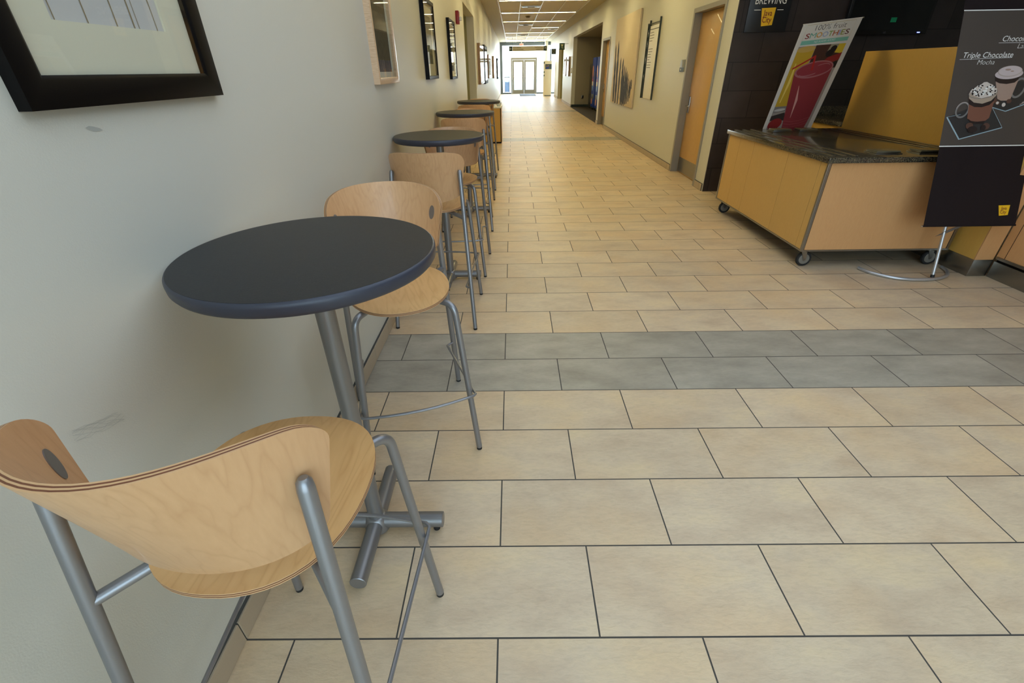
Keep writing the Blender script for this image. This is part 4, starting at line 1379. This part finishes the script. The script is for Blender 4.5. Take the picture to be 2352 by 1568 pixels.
def brewing():
    t = thing('wall_sign', 'black sign reading BREWING with a yellow cup logo on the dark tiled wall', 'sign', (2.98, 5.645, 1.795))
    obj('board', box(bm_(), -.235, .235, -.006, .018, 0, .62, .001), m_signblk, t)
    mt = plane_mtx((0, -.0065, 0), (1, 0, 0), (0, -1, 0))
    text('lettering', 'BREWING', .105, m_txt, t, mt, 0, .262, .001, align='CENTER', sx=.76)
    logo(t, mt, -.005, .055, .155, .175, .001, .078)
    flat('rule', [[(-.17, .205), (-.095, .205), (-.095, .211), (-.17, .211)], [(.09, .205), (.16, .205), (.16, .211), (.09, .211)]], m_txt, t, mt, .001)
brewing()


# ------------------------------------------------------------------ banner stands
def banner_stand(name, label, origin, u, lean_dir, w, h, z0, lean, ring_side, m_cloth):
    """cloth panel hung between two rails on one leaning pole that rises from a bent tube base.
    origin: world point of the lower left corner; returns (thing, plane matrix of the face)"""
    u = Vector(u).normalized()
    up = (Vector((0, 0, 1)) * cos(lean) + Vector(lean_dir).normalized() * sin(lean)).normalized()
    up = (up - u * up.dot(u)).normalized()
    n = u.cross(up).normalized()          # towards the viewer
    t = thing(name, label, 'banner', (origin[0], origin[1], 0))
    O = Vector((0, 0, z0))
    m3 = Matrix((u, up, n)).transposed().to_4x4(); m3.translation = O
    bm = bm_()
    NX, NY = 16, 24
    def P_(i, j):
        s, v = i / NX, j / NY
        edge = .010 * sin(pi * v) * (2 * s - 1)    # the sides draw in slightly
        return Vector((w * s - edge, h * v, .004 * sin(s * 9 + v * 3) * sin(pi * v)))
    for zz in (0, -.0012):
        vs = [[bm.verts.new(P_(i, j) + Vector((0, 0, zz))) for j in range(NY + 1)] for i in range(NX + 1)]
        for i in range(NX):
            for j in range(NY):
                bm.faces.new((vs[i][j], vs[i + 1][j], vs[i + 1][j + 1], vs[i][j + 1]))
    cl = obj('cloth', bm, m_cloth, t, 60, fix=False); cl.matrix_basis = m3
    bm = bm_(); tube(bm, [(-.012, -.004, -.003), (w + .004, -.004, -.003)], .006, 10); obj('bottom_rail', bm, m_cloth, t).matrix_basis = m3
    bm = bm_(); tube(bm, [(-.016, -.004, -.003), (-.006, -.004, -.003)], .0066, 10); obj('rail_cap', bm, m_chrome, t).matrix_basis = m3
    bm = bm_(); tube(bm, [(-.006, h + .004, -.003), (w + .014, h + .004, -.003)], .007, 10); obj('top_rail', bm, m_chrome, t).matrix_basis = m3
    return t, m3, u, up, n


t, mt, u_, up_, n_ = banner_stand('banner_stand', 'tall dark chocolate drink banner on a bent silver tube stand at the right', (3.045, 2.565), (1, 0.0, 0), (0, 1, 0), .664, 1.52, .445, radians(18), 1, m_bannerdk)
# face coordinates: origin at lower left corner, u right, v up (metres on the cloth)
Z0 = .0052
flat('picture_ground', [[(.004, .545), (.660, .545), (.660, 1.372), (.004, 1.372)]], m_bannerpic, t, mt, Z0)
flat('rule', [[(.002, .535), (.662, .535), (.662, .542), (.002, .542)], [(.002, 1.373), (.662, 1.373), (.662, 1.379), (.002, 1.379)]], m_txt, t, mt, Z0 + .0004)
logo(t, mt, .550, .063, .080, .074, Z0, .032)
text('lettering', 'Triple Chocolate', .048, m_txt, t, mt, .046, 1.094, Z0 + .001, shear=.25, sx=1.02)
text('lettering', 'Mocha', .042, m_txt, t, mt, .150, 1.052, Z0 + .001, shear=.3, sx=1.05, bold=-.0006)
text('lettering', 'Chocolate', .048, m_txt, t, mt, .288, 1.190, Z0 + .001, shear=.25, sx=1.02)
text('lettering', 'Latte', .042, m_txt, t, mt, .398, 1.147, Z0 + .001, shear=.3, sx=1.05, bold=-.0006)
flat('rule', [[(.032, 1.0835), (.381, 1.0915), (.381, 1.0935), (.032, 1.0855)], [(.272, 1.180), (.52, 1.180), (.52, 1.182), (.272, 1.182)]], m_txt, t, mt, Z0 + .001)
mk = lambda n, c, r=.6: mat(n, srgb(*c), r)
m_plate = mk('glass_plate_edge', (150, 172, 180)); m_plate2 = mk('glass_plate', (62, 58, 56)); m_choc = mk('cocoa', (120, 76, 58)); m_choc_d = mk('dark_cocoa', (38, 24, 20))
m_foam = mk('cream_foam', (205, 192, 180)); m_latte = mk('latte', (165, 138, 122)); m_bean = mk('truffle', (88, 58, 46)); m_gl = mk('glass_highlight', (120, 116, 112))


G = lambda n: bpy.data.materials.get(n)
m_plate3 = mk('glass_plate_shade', (46, 42, 40)); m_rimg = mk('glass_rim', (176, 160, 150)); m_pinkf = mk('pinkish_foam', (196, 180, 178)); m_cream2 = mk('cream_shade', (170, 150, 130))
z = Z0 + .0006
# saucers
flat('plate_print', [[(.018, .727), (.132, .580), (.413, .655), (.319, .781), (.20, .80)]], m_plate3, t, mt, z)
flat('plate_print', [[(.285, .792), (.415, .759), (.64, .84), (.60, .93), (.45, .95)]], m_plate3, t, mt, z)
flat('plate_rim_print', [strip([(.018, .727), (.128, .585)], .009), strip([(.125, .582), (.413, .655)], .006), strip([(.413, .655), (.319, .781)], .0025), strip([(.018, .727), (.11, .742)], .002)], m_plate, t, mt, z + .0003)
flat('plate_rim_print', [strip([(.29, .792), (.412, .759)], .005), strip([(.412, .759), (.64, .84)], .006)], m_plate, t, mt, z + .0003)
flat('plate_stripe_print', [strip([(.50 + .012 * k, .80 + .012 * k), (.58 + .01 * k, .835 + .012 * k)], .004) for k in range(5)], m_rimg, t, mt, z + .0004)
# latte glass behind
zl = z + .0008
rg = ell(.468, .905, .040, .060, 24, -.35)
flat('handle_print', [strip(rg + [rg[0]], .013)], m_gl, t, mt, zl)
flat('glass_print', [[(.300, .955), (.338, .838), (.365, .826), (.405, .826), (.428, .838), (.455, .955)]], m_latte, t, mt, zl + .0003)
flat('layer_print', [[(.291, .985), (.300, .948), (.33, .935), (.38, .930), (.432, .938), (.452, .955), (.466, .985)]], m_choc_d, t, mt, zl + .0006)
flat('foam_print', [ell(.383, .992, .094, .032, 32, .05), ], m_pinkf, t, mt, zl + .0009)
flat('foam_ring_print', [ell(.386, 1.008, .082, .034, 32, .05)], m_rimg, t, mt, zl + .0012)
flat('foam_top_print', [ell(.387, 1.010, .076, .030, 32, .05)], m_pinkf, t, mt, zl + .0015)
flat('cocoa_dust_print', [ell(.37, 1.018, .02, .006, 12), ell(.40, 1.008, .012, .004, 12)], m_latte, t, mt, zl + .0018)
flat('truffle_print', [ell(.318, .826, .020, .017, 16), ell(.345, .812, .016, .013, 16), ell(.42, .822, .018, .014, 16)], m_bean, t, mt, zl + .0018)
flat('nut_print', [ell(.343, .812, .010, .009, 12), ell(.388, .800, .013, .013, 12)], m_foam, t, mt, zl + .0021)
# mocha glass in front
zm = zl + .0026
rg = ell(.112, .770, .040, .048, 24, -.5)
flat('handle_print', [strip(rg + [rg[0]], .011)], m_gl, t, mt, zm)
flat('handle_highlight_print', [strip(ell(.110, .772, .040, .048, 12, -.5, 1.2, 3.4), .004)], m_rimg, t, mt, zm + .0002)
flat('glass_print', [[(.134, .880), (.150, .800), (.156, .715), (.18, .700), (.23, .694), (.285, .700), (.306, .718), (.316, .80), (.326, .885)]], m_choc, t, mt, zm + .0003)
flat('layer_print', [[(.142, .850), (.148, .806), (.19, .788), (.24, .786), (.29, .800), (.316, .826), (.322, .858)]], m_choc_d, t, mt, zm + .0006)
flat('foot_print', [[(.160, .716), (.185, .700), (.23, .692), (.285, .698), (.305, .716), (.27, .682), (.19, .682)]], m_choc_d, t, mt, zm + .0007)
flat('foam_print', [[(.134, .874), (.142, .842), (.18, .816), (.24, .808), (.295, .826), (.322, .856), (.327, .884), (.28, .905), (.18, .905)]], m_cream2, t, mt, zm + .0009)
flat('rim_print', [strip(ell(.230, .876, .096, .034, 32, .08) + [ell(.230, .876, .096, .034, 32, .08)[0]], .003)], m_gl, t, mt, zm + .0011)
cream = [(.140, .884), (.150, .900), (.168, .908), (.185, .922), (.205, .928), (.222, .942), (.243, .944), (.262, .934), (.285, .926), (.300, .912), (.318, .902), (.322, .880), (.300, .858), (.262, .850), (.225, .842), (.190, .852), (.160, .864)]
flat('whipped_cream_print', [cream], m_foam, t, mt, zm + .0013)
rr = random.Random(4)
flat('whipped_cream_highlight_print', [ell(.232 + .07 * rr.uniform(-1, 1), .892 + .032 * rr.uniform(-1, 1), .008, .006, 10) for k in range(26)], m_txt, t, mt, zm + .0015)
flat('chip_print', [ell(.232 + .080 * rr.uniform(-1, 1), .890 + .034 * rr.uniform(-1, 1), .0055, .0045, 7) for k in range(38)], m_choc_d, t, mt, zm + .0018)
flat('truffle_print', [ell(.180, .668, .026, .020, 16), ell(.295, .664, .026, .021, 16)], m_bean, t, mt, zm + .0018)
flat('truffle_print', [ell(.205, .645, .034, .021, 18), ell(.278, .655, .018, .018, 14)], m_choc_d, t, mt, zm + .0021)
# pole and bent base of this stand
px_, py_ = 3.334 - 3.045, 2.606 - 2.565
bm = bm_()
base = Vector((px_, py_, .024)); upp = Vector((0, sin(radians(13.5)), cos(radians(13.5)))); topv = base + upp * 1.93
tube(bm, [base, topv], .0115, 16)
obj('pole', bm, m_satin, t)
bm = bm_(); tube(bm, [base - upp * .004, base + upp * .018], .0135, 16); obj('pole_cap', bm, m_rubber, t)
ringpts = [(2.912, 2.838), (2.944, 2.735), (3.041, 2.632), (3.17, 2.585), (3.334, 2.588), (3.475, 2.645), (3.56, 2.735), (3.60, 2.84)]
def catmull(p, n=8):
    o = []
    q = [p[0]] + p + [p[-1]]
    for i in range(1, len(q) - 2):
        for k in range(n):
            t_ = k / n
            a, b, c, d = [Vector(x) for x in q[i - 1:i + 3]]
            o.append(.5 * ((2 * b) + (c - a) * t_ + (2 * a - 5 * b + 4 * c - d) * t_ ** 2 + (3 * b - a - 3 * c + d) * t_ ** 3))
    o.append(Vector(q[-2]))
    return o
bm = bm_(); tube(bm, [(v[0] - 3.045, v[1] - 2.565, .0125) for v in catmull([(a, b, 0) for a, b in ringpts])], .0122, 16)
obj('base_tube', bm, m_satin, t)
# diagonal strap under the banner
bm = bm_()
A_ = base + upp * .345; B_ = Vector((.46, .075, .475))
d_ = (B_ - A_).normalized(); sd = Vector((0, 0, 1)).cross(d_).normalized()
va = [bm.verts.new(p) for p in (A_ - d_ * .05 - Vector((0, 0, .012)), A_ - Vector((0, .013, .012)), B_ - Vector((0, .013, .0)), B_ + Vector((0, -.013, .022)), A_ + Vector((0, -.013, .012)))]
vb = [bm.verts.new(v.co + Vector((0, -.002, 0))) for v in va]
bm.faces.new(va); bm.faces.new(vb[::-1])
for k in range(5):
    bm.faces.new((va[k], va[(k + 1) % 5], vb[(k + 1) % 5], vb[k]))
obj('strap', bm, mat('gray_strap', srgb(110, 98, 88), .6), t, 0)

# smoothie banner, leaning towards the camera behind the cart
TLc, BLc = Vector((2.77, 4.42, 1.78)), Vector((2.77, 4.72, .87))
TRc = Vector((3.40, 4.58, 1.84))
uu = (TRc - TLc).normalized(); dd = (TLc - BLc).normalized(); dd = (dd - uu * dd.dot(uu)).normalized()
nn = uu.cross(dd).normalized()
HB = 1.46
O2 = TLc - dd * HB
t = thing('banner_stand', 'white smoothie banner with a red drink standing tilted behind the serving cart', 'banner', (O2.x, O2.y, 0))
mt = Matrix((uu, dd, nn)).transposed().to_4x4(); mt.translation = Vector((0, 0, O2.z))
WB = (TRc - TLc).length
bm = bm_(); box(bm, 0, WB, 0, HB, -.0015, 0); obj('cloth', bm, m_cream, t, 0).matrix_basis = mt
bm = bm_(); tube(bm, [(WB + .001, HB + .002, -.003), (WB + .013, HB + .002, -.003)], .006, 10); obj('rail_cap', bm, m_chrome, t).matrix_basis = mt
bm = bm_(); tube(bm, [(0, HB + .001, -.003), (WB, HB + .001, -.003)], .005, 10); obj('top_rail', bm, m_cream, t).matrix_basis = mt
bm = bm_(); tube(bm, [(-.01, -.003, -.003), (WB + .01, -.003, -.003)], .006, 10); obj('bottom_rail', bm, m_chrome, t).matrix_basis = mt
# graphics, measured from the top left corner down the cloth
V = lambda d: HB - d
def fit_text(name, body, m, u0, u1, v0, v1, z, shear=0., bold=0.):
    o = text(name, body, 1.0, m, t, mt, 0, 0, 0, shear=shear, bold=bold)
    xs = [v.co.x for v in o.data.vertices]; ys = [v.co.y for v in o.data.vertices]
    sx, sy = (u1 - u0) / (max(xs) - min(xs)), (v1 - v0) / (max(ys) - min(ys))
    for v in o.data.vertices:
        v.co = Vector((u0 + (v.co.x - min(xs)) * sx, v0 + (v.co.y - min(ys)) * sy, z))
    return o
fit_text('lettering', '100% fruit', m_txtdk, .155, .500, V(.060), V(.016), .001, bold=-.012)
cols = [(140, 52, 45), (110, 170, 145), (215, 145, 45), (165, 168, 190), (135, 155, 50), (185, 95, 50), (172, 168, 198), (150, 150, 60), (105, 58, 48)]
wid = [.85, 1.25, 1.15, 1.15, .85, 1.1, .38, .8, .85]
x_ = .075
unit = (.565 - .075 - 8 * .005) / sum(wid)
for q, (ch, c, wd) in enumerate(zip('SMOOTHIES', cols, wid)):
    fit_text('lettering', ch, mk('letter_tone', c), x_, x_ + wd * unit, V(.122), V(.078), .001, bold=0 if ch == 'M' else .012)
    x_ += wd * unit + .005
flat('green_band', [[(.052, V(.172)), (WB - .062, V(.180)), (WB - .062, V(.146)), (.052, V(.136))]], mk('aqua_print', (130, 190, 165)), t, mt, .001)
fit_text('lettering', 'NO SUGAR ADDED', m_txt, .20, .44, V(.164), V(.148), .0016, shear=.15)
flat('thin_border', [strip([(.052, V(.136)), (.052, V(.008)), (WB - .062, V(.008)), (WB - .062, V(.146))], .0025)], mk('gold_line', (205, 175, 110)), t, mt, .001)
pr = WB - .058
flat('photo_ground', [[(.045, .04), (pr, .04), (pr, V(.203)), (.045, V(.182))]], mk('warm_gray_print', (168, 152, 138)), t, mt, .0008)
flat('dark_ground_print', [[(.25, V(.40)), (pr, V(.42)), (pr, V(.203)), (.247, V(.188))]], mk('dark_brown_print', (74, 44, 34)), t, mt, .0012)
flat('tan_print', [[(.40, V(.29)), (.47, V(.22)), (pr, V(.26)), (pr, V(.203)), (.42, V(.196))]], mk('tan_print', (160, 150, 120)), t, mt, .0014)
flat('pineapple_print', [[(.50, V(.275)), (pr, V(.29)), (pr, V(.203)), (.515, V(.200))]], mk('lemon_print', (226, 190, 50)), t, mt, .0016)
flat('yellow_drink_print', [[(.045, V(.735)), (.205, V(.745)), (.246, V(.23)), (.045, V(.21))]], mk('mango_print', (205, 162, 46)), t, mt, .0016)
flat('yellow_highlight_print', [strip([(.085, V(.70)), (.10, V(.50)), (.09, V(.33))], [.01, .03, .01])], mk('mango_light_print', (240, 205, 100)), t, mt, .0018)
flat('yellow_foam_print', [ell(.145, V(.212), .104, .027, 28)], mk('mango_foam_print', (208, 168, 88)), t, mt, .0019)
flat('glass_base_print', [[(.045, V(.80)), (.195, V(.80)), (.207, V(.745)), (.045, V(.735))]], mk('steel_print', (140, 130, 122)), t, mt, .002)
flat('glass_base_highlight_print', [ell(.12, V(.775), .07, .014, 20)], mk('pale_glass_print', (205, 195, 185)), t, mt, .0022)
flat('dark_fruit_print', [[(.045, V(.83)), (.20, V(.81)), (.24, V(.90)), (.045, V(.88))]], mk('shadow_print', (60, 48, 44)), t, mt, .002)
flat('berry_print', [ell(.445, V(.275), .045, .035), ell(.47, V(.235), .036, .026), ell(.565, V(.385), .028, .03)], mk('blackberry_print', (26, 22, 26)), t, mt, .0022)
flat('raspberry_print', [[(.40, V(.345)), (.45, V(.31)), (.53, V(.295)), (pr, V(.28)), (pr, V(.345)), (.54, V(.36)), (.47, V(.365))]], mk('raspberry_print', (150, 40, 38)), t, mt, .0024)
flat('strawberry_print', [ell(.13, V(.925), .085, .060)], G('raspberry_print'), t, mt, .0024)
flat('red_drink_print', [[(.250, V(1.02)), (.545, V(1.02)), (.560, V(.90)), (.562, V(.40)), (.118, V(.43)), (.225, V(.90))]], mk('smoothie_red', (150, 52, 58)), t, mt, .0028)
flat('red_ring_print', [strip([(.235, V(.905 + k * .03)), (.33, V(.925 + k * .03)), (.45, V(.925 + k * .03)), (.555, V(.905 + k * .03))], .006) for k in range(3)], mk('smoothie_ring', (172, 78, 80)), t, mt, .0031)
flat('red_top_print', [ell(.340, V(.410), .224, .078, 40, .02)], mk('smoothie_pink', (178, 108, 110)), t, mt, .0032)
flat('red_inner_print', [ell(.342, V(.408), .205, .064, 40, .02)], mk('smoothie_deep', (154, 54, 62)), t, mt, .0036)
flat('froth_print', [strip(ell(.30, V(.43), .12, .03, 14, .1, 3.3, 5.4), [.003] + [.010] * 13 + [.003]), strip(ell(.42, V(.395), .09, .026, 12, .1, 0, 2.2), [.002] + [.007] * 11 + [.002])], G('smoothie_pink'), t, mt, .0038)
flat('shine_print', [strip([(.300, V(.88)), (.282, V(.70)), (.240, V(.55))], [.004, .03, .004])], mk('shine_pink', (226, 160, 145)), t, mt, .0034)
flat('straw_print', [strip([(.315, V(.415)), (.285, V(.285))], .022), strip([(.292, V(.282)), (.068, V(.378))], .016)], mk('straw_red', (186, 40, 36)), t, mt, .0042)
# stand of the smoothie banner
bm = bm_()
pb = Vector((uu.x * WB / 2, uu.y * WB / 2 + .05, .024)) - nn * 0 + Vector((0, .10, 0))
tp_ = (mt @ Vector((WB / 2, HB, -.016)))
tube(bm, [pb, tp_], .0115, 12); obj('pole', bm, m_satin, t)
bm = bm_(); tube(bm, [(pb.x + .3 * cos(a), pb.y + .02 + .22 * (1 - sin(a)) - .02, .0125) for a in [pi * k / 20 for k in range(21)]], .0122, 12); obj('base_tube', bm, m_satin, t)


# ------------------------------------------------------------------ wall marks (scuffs on the left wall)
bm = bm_()
m_scuff = mat('gray_scuff', srgb(172, 172, 162), .7)
mt = plane_mtx((WL + .0006, 0, 0), (0, 1, 0), (1, 0, 0))
par = bpy.data.objects['wall_left']
flat('scuff_mark', [[(.252, 1.372), (.262, 1.3745), (.272, 1.3725), (.285, 1.3685), (.292, 1.364), (.281, 1.3625), (.268, 1.364), (.258, 1.368)]], m_scuff, par, mt, 0)
rr = random.Random(2)
ps = []
for k in range(9):
    a = [(-.075 + .1 * f + rr.uniform(-.004, .004), .880 - .034 * f + .012 * sin(f * 3 + k) + rr.uniform(-.003, .003)) for f in [q / 8 for q in range(9)]]
    ps.append(strip(a, .00032))
for k, p in enumerate(ps):
    flat('pencil_mark', [p], mat('pencil', srgb(158, 160, 154), .7) if not bpy.data.materials.get('pencil') else bpy.data.materials['pencil'], par, mt, .0001 * k)
